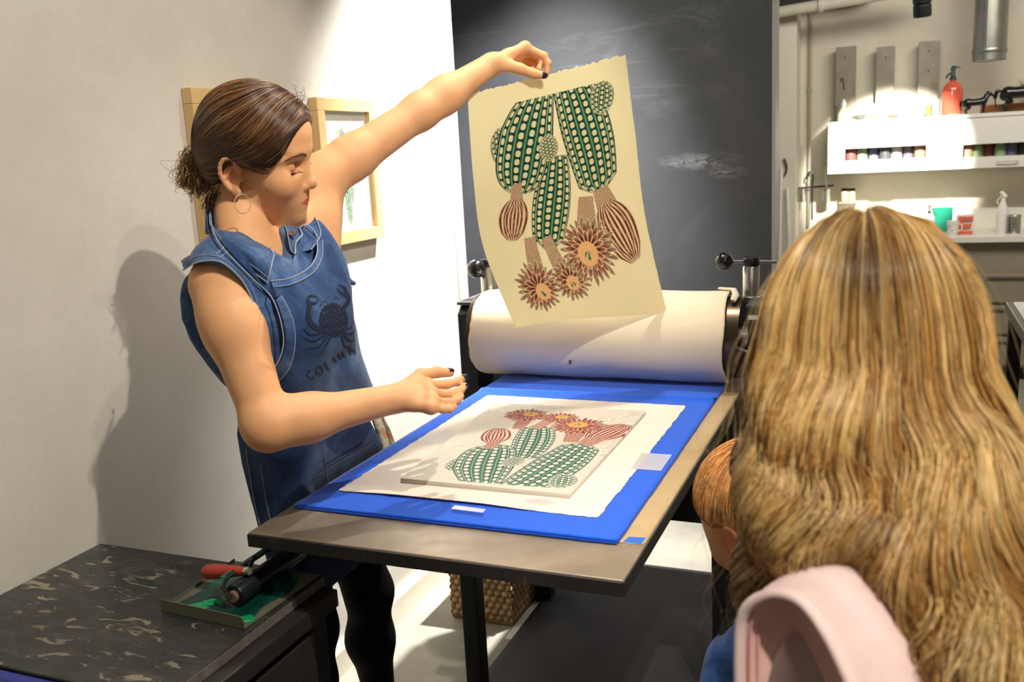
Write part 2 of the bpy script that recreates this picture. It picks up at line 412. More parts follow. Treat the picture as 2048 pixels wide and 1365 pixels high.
bbd = MB(); bbd.prism([(0, 0), (.022, 0), (.022, .075), (.014, .095), (0, .095)], (-1.5195, -2.9, 0), (1, 0, 0), (0, 0, 1), (0, 6.0, 0))
struct('baseboard_left', bbd, mat('baseboard_paint', srgb(222, 214, 196), .45, var=.08))
# pale boxed-in corner and the dark beam and pipe above it
struct('trim_3', MB().box((-.80, 6.42, 0), (-.635, 6.70, 2.31), .004), mat('cream_gloss_paint', srgb(228, 221, 203), .4))
struct('trim_4', MB().box((-1.2, 6.45, 2.335), (-.2, 6.70, 2.60)), mat('dark_beam', srgb(40, 42, 38), .7))

def pipe(name, pts, r, m, label, cat, n=16, clips=()):
    o = empty(name, pts[0], label, cat)
    MB().tube(pts, r, n).build('pipe_run', m, o, True)
    for c_, ax in clips: MB().lathe(c_, [(r*1.35, -.012), (r*1.35, .012)], 16, ax).build('bracket', m, o, True)
    return o
M_pipe = mat('painted_pipe', srgb(214, 206, 186), .5, var=.1)
M_galv = mat('galvanised_steel', srgb(168, 166, 156), .34, .75, var=.25, vscale=8)
pipe('heating_pipe', [(-.95, 6.30, 2.26), (.1, 6.30, 2.325)], .034, M_pipe, 'thick cream pipe running level along the top of the cream wall', 'pipe', clips=[((-.48, 6.30, 2.289), (1, 0, 0))])
pipe('conduit', [(-.575, 6.68, .9), (-.575, 6.68, 2.36)], .011, mat('grey_conduit', srgb(160, 156, 140), .5), 'thin upright grey conduit on the cream wall left of the cabinets', 'conduit', 8, clips=[((-.575, 6.68, 1.20), (0, 0, 1)), ((-.575, 6.68, 1.80), (0, 0, 1))])
# ventilation duct
dx_, dz_ = float(ON(1978, 128, 1, 6.3)[0]), float(ON(1978, 122, 1, 6.3)[2])
du = empty('ventilation_duct', (dx_, 6.3, dz_), 'round galvanised duct hanging open-ended above the horse figurines', 'duct')
MB().lathe((dx_, 6.3, dz_), [(.088, 0), (.090, .002), (.090, .5), (.090, 1.1)], 36).build('duct_tube', M_galv, du, True)
MB().lathe((dx_, 6.3, dz_+.045), [(.094, 0), (.0955, .004), (.0955, .018), (.094, .022)], 36).build('collar', M_galv, du, True)
MB().obox((dx_-.02, 6.21, dz_+.6), np.eye(3), (.003, .002, .53)).build('seam', M_galv, du)
# track spotlight: the lamp over the cabinets
lp = P(1845, 34, 4.35)
sl = empty('track_spotlight', lp, 'black cylindrical ceiling spotlight pointing down over the cabinets', 'spotlight')
M_blk = mat('black_enamel', srgb(22, 24, 24), .35)
ax_ = np.array([-.05, -.18, 1.0]); ax_ /= np.linalg.norm(ax_)
MB().lathe(lp, [(.036, 0), (.040, .004), (.040, .052), (.037, .055), (.037, .060), (.041, .063), (.041, .22), (.030, .235)], 28, ax_).build('lamp_body', M_blk, sl, True)
MB().lathe(lp, [(.033, .001), (.033, .006)], 24, ax_).build('lens', mat('lit_lens', (1, 1, 1, 1), **{'Emission Color': (1, .95, .85, 1), 'Emission Strength': 6}), sl)
MB().lathe(lp+ax_*.22, [(.009, 0), (.009, .6)], 12, (0, 0, 1)).build('stem', M_blk, sl, True)

# framed prints on the white wall (their art is drawn further down)
def frame(y0, y1, z0, z1, label, paint, w=.036, dpt=.028):
    x = -1.519
    o = empty('picture_frame', (x, (y0+y1)/2, z0), label, 'picture', 'framed cactus prints on the white wall')
    mb = MB()
    for a, b in (((y0, z0), (y1, z0+w)), ((y0, z1-w), (y1, z1)), ((y0, z0+w), (y0+w, z1-w)), ((y1-w, z0+w), (y1, z1-w))):
        mb.box((x, a[0], a[1]), (x+dpt, b[0], b[1]), .002)
    mb.build('moulding', M_oak, o)
    ny, nz = 170, 300; ys = np.linspace(y0+w*.8, y1-w*.8, ny); zs = np.linspace(z0+w*.8, z1-w*.8, nz)
    Y, Z = np.meshgrid(ys, zs, indexing='ij'); V = np.stack([np.full_like(Y, x+.012), Y, Z], -1).reshape(-1, 3)
    i = np.arange(ny*nz).reshape(ny, nz); F = np.stack([i[:-1, :-1], i[1:, :-1], i[1:, 1:], i[:-1, 1:]], -1).reshape(-1, 4)
    col = paint((Y-ys[0])/(ys[-1]-ys[0]), 1-(Z-zs[0])/(zs[-1]-zs[0]), (ys[-1]-ys[0])/(zs[-1]-zs[0]))
    link('print', meshdata('print', V, F, col.reshape(-1, 3)), M_art, o)
    MB().box((x+.014, y0+w*.8, z0+w*.8), (x+.016, y1-w*.8, z1-w*.8)).build('glass', M_glass, o)
    return o
def woodm(name, c1, c2, vec=(1, 12, 12)):
    t = NT(name); v = t.coord(vec); t.base(t.ramp(t.noise(4, 6, .7, v, .6), [(.3, c1), (.7, c2)])); t.b.inputs['Roughness'].default_value = .5; return t.m
M_oak = woodm('pale_wood', srgb(208, 176, 124), srgb(190, 156, 104), (10, 1, 1))
M_art = attrmat('printed_paper', .8, spec=.2)
def thinglass():
    t = NT('picture_glass'); tr = t.n('ShaderNodeBsdfTransparent'); gl = t.n('ShaderNodeBsdfGlossy'); gl.inputs['Roughness'].default_value = .03
    fr = t.n("ShaderNodeLayerWeight"); fr.inputs[0].default_value = .12; mx = t.n('ShaderNodeMixShader')
    t.l(fr.outputs["Facing"], mx.inputs[0]); t.l(tr.outputs[0], mx.inputs[1]); t.l(gl.outputs[0], mx.inputs[2])
    t.l(mx.outputs[0], t.t.nodes['Material Output'].inputs[0]); return t.m
M_glass = thinglass()
# ================================================================== drawing the cactus prints: colours worked out on a fine grid, in paper coordinates (s across, t down)
def L3(r, g, b): return np.array(srgb(r, g, b)[:3])
class Pic:
    """s, t: coordinate arrays; asp = width / height of the paper"""
    def __init__(p, s, t, asp, bg): p.x = s*asp; p.y = t; p.asp = asp; p.c = np.ones(s.shape+(3,))*bg
    def put(p, m, col):
        m = np.clip(m, 0, 1)[..., None]; p.c = p.c*(1-m)+np.asarray(col)*m
    def lens(p, d, w=.0012): return np.clip(.5-d/w, 0, 1)
def cactus(p, a, b, w, prof, ribs=7, spots=16, bend=0., pal=None, ph=0.):
    """a, b: ends; w: half width; prof(q): relative width"""
    G, D, S, LN = pal or (L3(38, 112, 74), L3(22, 62, 52), L3(226, 214, 178), L3(214, 214, 176))
    a = np.array(a, float); b = np.array(b, float); ab = b-a; Ln = np.linalg.norm(ab); u = ab/Ln; n = np.array([-u[1], u[0]])
    dx, dy = p.x-a[0], p.y-a[1]; q = (dx*u[0]+dy*u[1])/Ln; v = dx*n[0]+dy*n[1]-bend*4*q*(1-q); W = w*prof(np.clip(q, 0, 1))+1e-6
    pp = v/W; ins = (np.abs(pp) < 1) & (q > 0) & (q < 1); edge = np.clip((1-np.abs(pp))*W/.0016, 0, 1)*ins
    ang = (np.arcsin(np.clip(pp, -1, 1))/np.pi+.5)*ribs+ph; fr = ang-np.floor(ang); ri = np.floor(ang).astype(int)
    hw = np.cos(np.clip((np.abs(pp)), 0, 1)*1.45)*W*math.pi/ribs*.5+.0009      # half a rib on paper
    dl = (fr-.5)*2*hw
    p.put(edge, D); p.put(edge*np.clip((np.abs(dl)-hw*.60)/.0012+.5, 0, 1), G)
    p.put(edge*np.clip((.0009-(hw-np.abs(dl)))/.0009+.6, 0, 1)*.85, LN)
    qs = q*spots+.5*(ri % 2)+.13*ri; qf = (qs-np.floor(qs)-.5)/.5*Ln/spots*.5; sp = Ln/spots*.37
    r = (np.abs(dl)/(hw*.46+.0005))**2.4+(np.abs(qf)/sp)**3.2
    p.put(edge*np.clip((1.25-r)/.5, 0, 1)*(np.abs(pp) < .97), S)
    p.put(edge*(((np.abs(pp) > .95)) | (q < .006)), D)
def ball(p, c, rx, ry, rot=0., ribs=7, spots=9, pal=None):
    u = np.array([math.sin(rot), math.cos(rot)]); a = np.array(c)-u*ry; b = np.array(c)+u*ry
    cactus(p, a, b, rx, lambda q: np.sqrt(np.clip(1-(2*q-1)**2, 0, 1)), ribs, spots, 0, pal)
def scales(p, a, b, w0, w1, pal):
    """scaly flower stem"""
    a = np.array(a, float); b = np.array(b, float); ab = b-a; Ln = np.linalg.norm(ab); u = ab/Ln; n = np.array([-u[1], u[0]])
    dx, dy = p.x-a[0], p.y-a[1]; q = (dx*u[0]+dy*u[1])/Ln; v = dx*n[0]+dy*n[1]; W = w0+(w1-w0)*q; ins = ((np.abs(v) < W) & (q > -.02) & (q < 1.02))*1.
    k = .0075; g1 = (q*Ln/k+v/W*2.2); g2 = (q*Ln/k-v/W*2.2); f1 = np.abs(g1-np.floor(g1)-.5); f2 = np.abs(g2-np.floor(g2)-.5); m = np.maximum(f1, f2)
    p.put(ins, pal[2]); p.put(ins*np.clip((.42-m)/.1, 0, 1), pal[1]); p.put(ins*np.clip((.26-m)/.1, 0, 1), pal[0])
def bloom(p, c, R, pal, n=30, sq=1., ph=0., cen=.36, cc=(0, 0)):
    dx, dy = p.x-c[0], (p.y-c[1])/sq
    for k, (rr, nn, o) in enumerate(((1, n, 0), (.80, n-5, .5), (.60, n-11, .2))):
        r = np.hypot(dx, dy)/R; th = np.arctan2(dy, dx)/(2*math.pi)*nn+o+ph; f = np.abs(th-np.floor(th)-.5)*2
        jag = .06*np.sin(np.floor(th)*2.4+k); lim = rr*(1+jag)*(1-.34*f**1.6); ins = np.clip((lim-r)/.02, 0, 1)
        p.put(ins, pal[2]); p.put(np.clip((lim-.035-r)/.03, 0, 1)*np.clip((.86-f)/.12, 0, 1), pal[3] if k == 0 else pal[1])
        p.put(np.clip((lim*.80-r)/.12, 0, 1)*np.clip((.74-f)/.2, 0, 1), pal[0])
    d2 = np.hypot(p.x-c[0]-cc[0]*R, (p.y-c[1])/sq-cc[1]*R)/R; p.put(np.clip((cen-d2)/.04, 0, 1), pal[4])
    a = np.arctan2(dy, dx); p.put(np.clip((cen-d2)/.04, 0, 1)*(np.sin(p.x*2600)*np.sin(p.y*2300) > .35), pal[5])
    p.put(np.clip((.14-np.hypot(dx-cc[0]*R, dy-cc[1]*R*1.4)/R)/.04, 0, 1)*(np.sin(a*9+5) > -.1), L3(66, 128, 92))
def bud(p, a, b, w, pal, n=9):
    """closed flower, petals as long strips"""
    a = np.array(a, float); b = np.array(b, float); ab = b-a; Ln = np.linalg.norm(ab); u = ab/Ln; nn = np.array([-u[1], u[0]])
    dx, dy = p.x-a[0], p.y-a[1]; q = (dx*u[0]+dy*u[1])/Ln; v = dx*nn[0]+dy*nn[1]
    W = w*(.40+.66*np.sin(np.clip(q, 0, 1)**.75*math.pi*.93))*np.clip((1.08-q)/.25, 0, 1)**.5+1e-4; th = (v/W+1)*n/2; f = np.abs(th-np.floor(th)-.5)*2
    ins = ((np.abs(v) < W) & (q > 0) & (q < 1.0-.12*f**2))*1.
    p.put(ins, pal[2]); p.put(ins*np.clip((.66-f)/.15, 0, 1), pal[1]); p.put(ins*np.clip((.40-f)/.15, 0, 1)*(np.sin(q*13+np.floor(th)*2.1) > -.7), pal[0])
def cactus_group(p, X, pal, fl, bg0=L3(238, 226, 190)):
    """the whole picture as on the lifted sheet; X maps sheet coordinates to the drawing's own"""
    fat = lambda q: (np.clip(q*1.35+.42, 0, 1)**.7)*np.sqrt(np.clip(1-((q-.45)/.56)**4, 0, 1))
    tall = lambda q: (.72+.28*np.sin(q*3.1+.1))*np.clip(((1-q)/.09), 0, 1)**.5
    mid = lambda q: (.66+.34*np.sin(q*3.0))*np.clip((1-q)/.12, 0, 1)**.5
    sx = X(1, 0)[0]-X(0, 0)[0]; k = abs(sx)/.70
    ball(p, X(.197, .265), .054*k, .080, .25, 7, 8, pal)
    cactus(p, X(.545, .44), X(.53, .60), .030*k, lambda q: np.sqrt(np.clip(1-(2*q-1)**2, 0, 1)), 4, 6, .01, pal)
    cactus(p, X(.50, .36), X(.38, .725), .084*k, mid, 6, 13, -.010, pal, .3)
    cactus(p, X(.455, .070), X(.262, .470), .118*k, fat, 8, 13, .022, pal)
    cactus(p, X(.625, .060), X(.752, .552), .106*k, tall, 8, 16, -.016, pal, .2)
    a0, a1 = X(.30, .110), X(.76, .122); cut = (p.y < a0[1]+(p.x-a0[0])*(a1[1]-a0[1])/(a1[0]-a0[0])) & (p.x > X(.2, 0)[0]); p.put(cut*1., bg0); ball(p, X(.822, .187), .054*k, .068, -.2, 7, 7, pal)
    ball(p, X(.465, .320), .042*k, .054, .1, 8, 8, pal)
    # flowers
    scales(p, X(.25, .425), X(.238, .52), .022*k, .030*k, fl); bud(p, X(.238, .49), X(.175, .66), .062*k, fl, 7); bud(p, X(.236, .51), X(.185, .645), .038*k, fl, 5)
    scales(p, X(.285, .665), X(.27, .780), .024*k, .034*k, fl); scales(p, X(.385, .680), X(.425, .800), .024*k, .030*k, fl)
    scales(p, X(.665, .560), X(.64, .690), .030*k, .044*k, fl); scales(p, X(.755, .540), X(.795, .640), .032*k, .050*k, fl); bud(p, X(.770, .600), X(.885, .800), .074*k, fl, 8); bud(p, X(.775, .615), X(.875, .785), .046*k, fl, 5)
    bloom(p, X(.465, .830), .086*k, fl, 22, .92, .2, .34, (.05, .16)); bloom(p, X(.245, .840), .102*k, fl, 24, .95, .6, .34, (.15, .16)); bloom(p, X(.620, .745), .122*k, fl, 26, .95, 0, .36, (-.05, .12))
PAL_G = (L3(34, 112, 78), L3(18, 60, 50), L3(232, 222, 186), L3(222, 222, 186))
FL_PRINT = (L3(112, 52, 40), L3(168, 108, 82), L3(236, 222, 190), L3(160, 136, 110), L3(242, 204, 150), L3(224, 164, 122))
FL_BLOCK = (L3(112, 36, 26), L3(150, 66, 48), L3(222, 196, 176), L3(120, 52, 36), L3(216, 170, 92), L3(186, 100, 50))
def art_sheet(s, t, asp):
    bg = L3(246, 238, 204); p = Pic(s, t, asp, bg); cactus_group(p, lambda a, b: (a*asp, b*1.0), PAL_G, FL_PRINT, bg); return p.c
def art_wall(s, t, asp):
    p = Pic(s, t, asp, L3(240, 240, 226)); X = lambda a, b: (a*asp, b)
    pal = (L3(30, 116, 84), L3(20, 88, 66), L3(232, 232, 210), L3(214, 222, 196)); tl = lambda q: (.62+.38*np.sin(q*2.9+.2))*np.clip(q/.03, 0, 1)**.5*np.clip((1-q)/.03, 0, 1)**.5
    for cx_, cy_2, rr in ((.33, .20, .010), (.47, .22, .010), (.385, .36, .008), (.64, .60, .010), (.31, .74, .007)):
        for k in range(3):
            a = np.hypot((p.x-cx_*asp-.004*(k-1))/.45, (p.y-cy_2+.012*k)/1.4); p.put(np.clip((rr-a)/.002, 0, 1), L3(214, 60, 50))
    cactus(p, X(.42, .145), X(.47, .93), .060, tl, 6, 40, .005, pal); cactus(p, X(.60, .48), X(.54, .76), .030, tl, 3, 15, .006, pal)
    ball(p, X(.33, .40), .020, .035, 0, 4, 6, pal); ball(p, X(.335, .735), .016, .03, 0, 4, 6, pal)
    m = (np.abs(p.y-.962) < .0016) & (p.x > .45*asp) & (p.x < .70*asp) & (np.sin(p.x*900) > -.2); p.put(m*.35, L3(120, 120, 110)); return p.c
def art_wall2(s, t, asp):
    p = Pic(s, t, asp, L3(238, 236, 220)); X = lambda a, b: (a*asp, b); pal = (L3(70, 152, 116), L3(44, 120, 92), L3(240, 240, 226), L3(232, 238, 220))
    fat = lambda q: np.sqrt(np.clip(1-(2*q-1)**2, 0, 1)); cactus(p, X(.56, .25), X(.56, .85), .13, fat, 9, 18, 0, pal); return p.c
def art_block(s, t, asp):
    """the inked wood block: the same picture the other way up, on a carved ground"""
    bg = L3(206, 198, 184); p = Pic(s, t, asp, bg)
    n = vnoise(np.stack([s*60, t*60, s*0], -1), 1., 3); th = vnoise(np.stack([s*3, t*3, s*0], -1), 1., 5)*2.2; g = np.sin((s*asp*np.cos(th)+t*np.sin(th))*240+n*2.5)
    p.put((g > .75)*.30, L3(158, 148, 134)); p.put((g < -.85)*.4, L3(226, 220, 206))
    pal = (L3(30, 104, 78), L3(16, 70, 54), L3(214, 206, 192), L3(214, 210, 194))
    def X(a, b): return ((a-.055)/.90*asp, 1-(b-.165)/.86)
    q = Pic(s, 1-t, asp, bg); q.c = p.c
    cactus_group(q, lambda a, b: ((1.04*a+.045)*asp, (b-.088)/.90), pal, FL_BLOCK, bg); return q.c
# ================================================================== the etching press
frame(1.745-.0, 2.095, 1.275, 1.685, 'pale wooden frame half hidden behind the head of the woman in denim', art_wall2)
frame(2.245, 2.556, 1.265, 1.680, 'pale wooden frame with a tall green cactus print, beside the raised arm', art_wall)
def steel(name, c1, c2, rough=.42, metal=.55):
    t = NT(name); v = t.coord(); s_ = t.coord((1, 1, 1)); c = t.ramp(t.noise(3, 6, .7, v, .8), [(.3, c1), (.7, c2)])
    c = t.mix(t.ramp(t.noise(26, 6, .8, v), [(.60, (0, 0, 0, 1)), (.85, (.5, .5, .5, 1))]), c, srgb(170, 156, 136)); t.base(c)
    t.b.inputs['Metallic'].default_value = metal; t.l(t.ramp(t.noise(8, 5, .7, v), [(.3, (rough-.08,)*3+(1,)), (.7, (rough+.16,)*3+(1,))]), t.b.inputs['Roughness']); t.bump(t.noise(90, 5, .7, v), .12); return t.m
M_bed = steel('worn_steel_plate', srgb(158, 142, 122), srgb(122, 110, 96), .38, .35)
M_rim = steel('dark_plate_edge', srgb(50, 45, 42), srgb(34, 32, 31), .55, .3)
M_black = mat('black_painted_iron', srgb(20, 22, 23), .42, var=.3, bump=.1)
M_chrome = mat('brushed_steel', srgb(200, 198, 192), .25, .9, var=.1)
M_knob = mat('black_phenolic_ball', srgb(24, 22, 22), .15, spec=.7)
press = empty('etching_press', (-.7, 2.4, 0), 'large etching press with black side frames and a felt wrapped roller', 'printing press')
ZB = .880
b_ = MB().box((-1.030, 1.217, .8575), (-.358, 3.05, ZB), .0025); b_.build('press_bed', M_bed, press)
rim = MB().box((-1.028, 1.212, .8560), (-.360, 1.2175, .8785), .001); rim.build('bed_edge', M_rim, press)
MB().box((-.3585, 1.214, .8560), (-.3560, 3.04, .8785)).build('bed_edge', M_rim, press)
for x0, x1 in ((-1.150, -1.098), (-.345, -.270)):
    mb = MB(); prof = [(2.34, .55), (2.62, .55), (2.62, 1.060), (2.56, 1.085), (2.37, 1.085), (2.34, 1.060)]
    mb.prism(prof, (x0, 0, 0), (0, 1, 0), (0, 0, 1), (x1-x0, 0, 0)); mb.build('side_frame', M_black, press)
    MB().box((x0-.006, 2.35, 1.085), (x1+.006, 2.60, 1.094), .002).build('cap_plate', mat('grey_cap_plate', srgb(92, 92, 96), .45, .4), press)
ZR = .886+.12; YR = 2.38
MB().lathe((-1.10, YR, ZR), [(.105, 0), (.105, .74)], 40, (1, 0, 0)).build('top_roller', mat('dark_bronze_roller', srgb(92, 78, 60), .3, .8, var=.3), press, True)
MB().lathe((-1.145, YR, ZR), [(.03, 0), (.03, .88)], 24, (1, 0, 0)).build('roller_shaft', M_chrome, press, True)
MB().lathe((-1.09, YR, .735), [(.10, 0), (.10, .72)], 32, (1, 0, 0)).build('lower_roller', M_black, press, True)
# pressure screws
for sx, sp, kp in ((-1.098, 2.45, 0), (-.352, 2.45, 1)):
    c0 = np.array([sx, sp, 1.094])
    st = MB().lathe(c0, [(.026, 0), (.026, .008), (.022, .010), (.022, .085), (.020, .088)], 28).build('pressure_screw', M_chrome, press, True)
    MB().lathe(c0, [(.019, .085), (.021, .088), (.021, .106), (.018, .110)], 24).build('hub', M_black, st, True)
    h = c0+np.array([0, 0, .098]); k = np.array(ON(953, 538, 1, 2.42) if kp == 0 else ON(1448, 523, 1, 2.42)); 
    MB().tube([h+(h-k)*(.95 if kp else .2), k], .0045, 10).build('handle_bar', M_chrome, st, True)
    bl = MB(); bl.ball(k, .0235 if kp else .0275, 28, 18); bl.build('ball_grip', M_knob, st, True)
MB().tube([ON(1458, 690, 1, 2.32), ON(1500, 706, 1, 2.20)], .004, 8).build('lock_pin', M_chrome, press, True)
# stand
for (xa, ya) in ((float(ON(952, 1300, 1, 2.12)[0]), 2.12), (-.395, 2.62), (-1.085, 2.75), (-.395, 2.24)):
    MB().box((xa-.024, ya-.024, .0), (xa+.024, ya+.024, .80), .003).build('leg', M_black, press)
    MB().box((xa-.04, ya-.04, .0), (xa+.04, ya+.04, .012), .003).build('foot_plate', M_black, press)
MB().box((-1.10, 2.66, .40), (-.37, 2.70, .80), .003).build('back_panel', M_black, press)
MB().box((-1.12, 2.205, .56), (-.34, 2.245, .66), .003).build('cross_rail', M_black, press)
MB().box((-1.03, 1.33, .800), (-1.0, 3.0, .8565), .002).build('bed_runner', M_black, press); MB().box((-.42, 1.33, .800), (-.39, 3.0, .8565), .002).build('bed_runner', M_black, press)

# felt blankets
def feltm(name, c1, c2, bump=.5, spec=.1, rough=.95):
    t = NT(name); v = t.coord(); t.base(t.ramp(t.noise(160, 5, .75, v), [(.3, c1), (.7, c2)])); t.b.inputs['Roughness'].default_value = rough
    t.b.inputs['Specular IOR Level'].default_value = spec; t.b.inputs['Sheen Weight'].default_value = .25; t.bump(t.noise(500, 4, .7, v), bump, .001); return t.m
M_blue = feltm('royal_blue_felt', srgb(20, 84, 205), srgb(28, 96, 220)); M_blue2 = feltm('deep_blue_felt', srgb(14, 62, 160), srgb(20, 72, 178))
M_cream = feltm('cream_wool_felt', srgb(236, 222, 196), srgb(228, 212, 184), .35)
def slab(name, x0, x1, y0, y1, z0, th, m, label, cat, group=None, nx=60, ny=90, zf=None, edge=.0006, rnd=.008, freq=60, parent=None, col=None):
    """a sheet or pad with real thickness and slightly uneven edges"""
    u = np.linspace(0, 1, nx); w = np.linspace(0, 1, ny); U, W = np.meshgrid(u, w, indexing='ij'); X = x0+(x1-x0)*U; Y = y0+(y1-y0)*W
    e = lambda a, sd: edge*vnoise(np.stack([a*freq, a*0+sd, a*0], -1), 1., 1)
    dl, dr = e(W, 1.), e(W, 5.); db, dt = e(U, 9.), e(U, 13.); X = X+dl*(1-U)+dr*U; Y = Y+db*(1-W)+dt*W
    if rnd:
        cx = np.clip(np.minimum(U*(x1-x0), (1-U)*(x1-x0))/rnd, 0, 1); cyy = np.clip(np.minimum(W*(y1-y0), (1-W)*(y1-y0))/rnd, 0, 1)
        X = X+np.where(U < .5, 1, -1)*rnd*.3*(1-cx)*(1-cyy); Y = Y+np.where(W < .5, 1, -1)*rnd*.3*(1-cx)*(1-cyy)
    Z = z0+(zf(X, Y) if zf else 0*X)
    T = np.stack([X, Y, Z+th], -1).reshape(-1, 3); B = np.stack([X, Y, Z], -1).reshape(-1, 3); n = len(T); i = np.arange(n).reshape(nx, ny)
    F = [np.stack([i[:-1, :-1], i[1:, :-1], i[1:, 1:], i[:-1, 1:]], -1).reshape(-1, 4)]; F.append(F[0][:, ::-1]+n)
    bd = np.concatenate([i[:, 0], i[-1, 1:], i[-2::-1, -1], i[0, -2:0:-1]]); b2 = np.roll(bd, -1); F.append(np.stack([bd+n, b2+n, b2, bd], -1))
    me = meshdata(name, np.concatenate([T, B]), np.concatenate(F), None if col is None else np.concatenate([col(U, W).reshape(-1, 3)]*2))
    c_ = ((x0+x1)/2, (y0+y1)/2, z0); o = link(name, me, m, parent, False, c_ if parent is None else None)
    return tag(o, label, cat, group) if parent is None else o
def tanm():
    t = NT('stained_tan_board'); v = t.coord(); c = t.ramp(t.noise(5, 6, .7, v, .6), [(.3, srgb(196, 172, 132)), (.7, srgb(168, 142, 104))])
    c = t.mix(t.ramp(t.noise(14, 4, .6, v), [(.62, (0, 0, 0, 1)), (.75, (.5, .5, .5, 1))]), c, srgb(196, 150, 120)); t.base(c); t.b.inputs['Roughness'].default_value = .38; return t.m
slab('backing_board', -1.0285, -.3600, 1.345, 2.30, ZB+.0002, .0009, tanm(), 'thin stained tan board lying under the blue felt on the press bed', 'board')
slab('blue_felt', -1.020, -.400, 1.333, 2.62, ZB+.0013, .0030, M_blue2, 'lower royal blue felt pad, its edge showing under the top pad', 'felt blanket', 'blue felts on the press bed')
fold = lambda X, Y: .010*np.exp(-((Y-2.190-.02*(X+.7))/.016)**2)*(.4+.9*np.clip(-(X+.95), -1, 0)**2+.5*np.clip((X+.62)*2, 0, 1))
slab('blue_felt', -1.018, -.402, 1.337, 2.62, ZB+.0045, .0030, M_blue, 'upper royal blue felt pad under the white paper', 'felt blanket', 'blue felts on the press bed', nx=60, ny=260, zf=fold)
ZF = ZB+.0077
M_paper = mat('heavy_white_paper', srgb(232, 222, 208), .85, spec=.2, var=.05, vscale=6, bump=.08, bscale=500)
curl = lambda X, Y: .006*np.exp(-((Y-1.41)/.012)**2)*np.clip(np.sin((X+.95)*8.5)+.25, 0, 1)+.0002
def smudge(U, W):
    c = np.ones(U.shape+(3,))*L3(224, 212, 200); n = vnoise(np.stack([U*9, W*9, U*0], -1), 1., 2)[..., None]*.02; c = c*(1+n)
    d = np.hypot((U-.765)/.058, (W-.060)/.022); k = np.clip((1.05-d)/.25, 0, 1)[..., None]*.55*(.75+.25*np.sin(W*900))[..., None]; return c*(1-k)+L3(150, 134, 140)*k
slab('mat_paper', -.974, -.457, 1.416, 2.128, ZF, .0010, attrmat('white_registration_paper', .85, spec=.2, bump=.1), 'large white registration paper taped onto the blue felt', 'paper', nx=220, ny=260, zf=curl, edge=.0016, col=smudge)
# the inked wood block: a thick board whose cut ground lies lower than its inked parts
bx0, bx1, by0, by1 = -.898, -.532, 1.486, 2.035
def blockgeo():
    nx, ny = 360, 540; U, W = np.meshgrid(np.linspace(0, 1, nx), np.linspace(0, 1, ny), indexing='ij'); c = art_block(U, 1-W, (bx1-bx0)/(by1-by0))
    lum = np.abs(c-L3(206, 198, 184)).sum(-1); hgt = np.where(lum > .35, 0, -.0008)
    X = bx0+(bx1-bx0)*U+.010*(1-W)*(1-U)*2.2-.016*W*(1-U); Y = by0+(by1-by0)*W; Z = ZF+.0105+hgt
    T = np.stack([X, Y, Z], -1).reshape(-1, 3); B = T.copy(); B[:, 2] = ZF+.0012; n = len(T); i = np.arange(n).reshape(nx, ny)
    F = [np.stack([i[:-1, :-1], i[1:, :-1], i[1:, 1:], i[:-1, 1:]], -1).reshape(-1, 4)]; bd = np.concatenate([i[:, 0], i[-1, 1:], i[-2::-1, -1], i[0, -2:0:-1]]); b2 = np.roll(bd, -1)
    F.append(np.stack([bd+n, b2+n, b2, bd], -1)); F.append(np.array([[n+i[0, 0], n+i[0, -1], n+i[-1, -1], n+i[-1, 0]]])); col = np.concatenate([c.reshape(-1, 3), np.ones((n, 3))*L3(196, 184, 168)])
    return meshdata('wood_block', np.concatenate([T, B]), np.concatenate(F), col)
tag(link('wood_block', blockgeo(), attrmat('inked_wood', .55, spec=.35), None, False, (-.715, 1.76, ZF)), 'carved wood block inked with green cacti and dark red flowers', 'printing block')
M_tape = NT('clear_tape'); M_tape.b.inputs['Base Color'].default_value = srgb(232, 230, 228); M_tape.b.inputs['Roughness'].default_value = .22; M_tape.b.inputs['Alpha'].default_value = .38; M_tape = M_tape.m
def tape(pts, m, label, zt=ZF+.0014):
    mb = MB(); p = [ON(x, y, 2, zt) for x, y in pts]; n = len(p); V = p+[q-np.array([0, 0, .0002]) for q in p]
    mb.add(V, [tuple(range(n)), tuple(range(2*n-1, n-1, -1))]+[(i, n+i, n+(i+1) % n, (i+1) % n) for i in range(n)]); o = mb.build('tape_strip', m, loc=tuple(np.mean(p, 0))); return tag(o, label, 'tape', 'tape strips on the press bed')
tape([(818, 889), (884, 889), (958, 862), (893, 860)], M_tape, 'clear tape strip at the left edge of the white paper')
tape([(1262, 938), (1322, 942), (1344, 910), (1284, 906)], M_tape, 'clear tape strip at the right edge of the white paper')
tape([(902, 1018), (966, 1026), (972, 1019), (910, 1011)], M_tape, 'small clear tape strip at the near edge of the white paper', ZF+.0080)
tape([(1246, 1084), (1282, 1089), (1292, 1076), (1258, 1074)], mat('blue_tape', srgb(30, 100, 196), .5), 'short blue tape strip beside the near right corner of the felt', ZB+.0016)
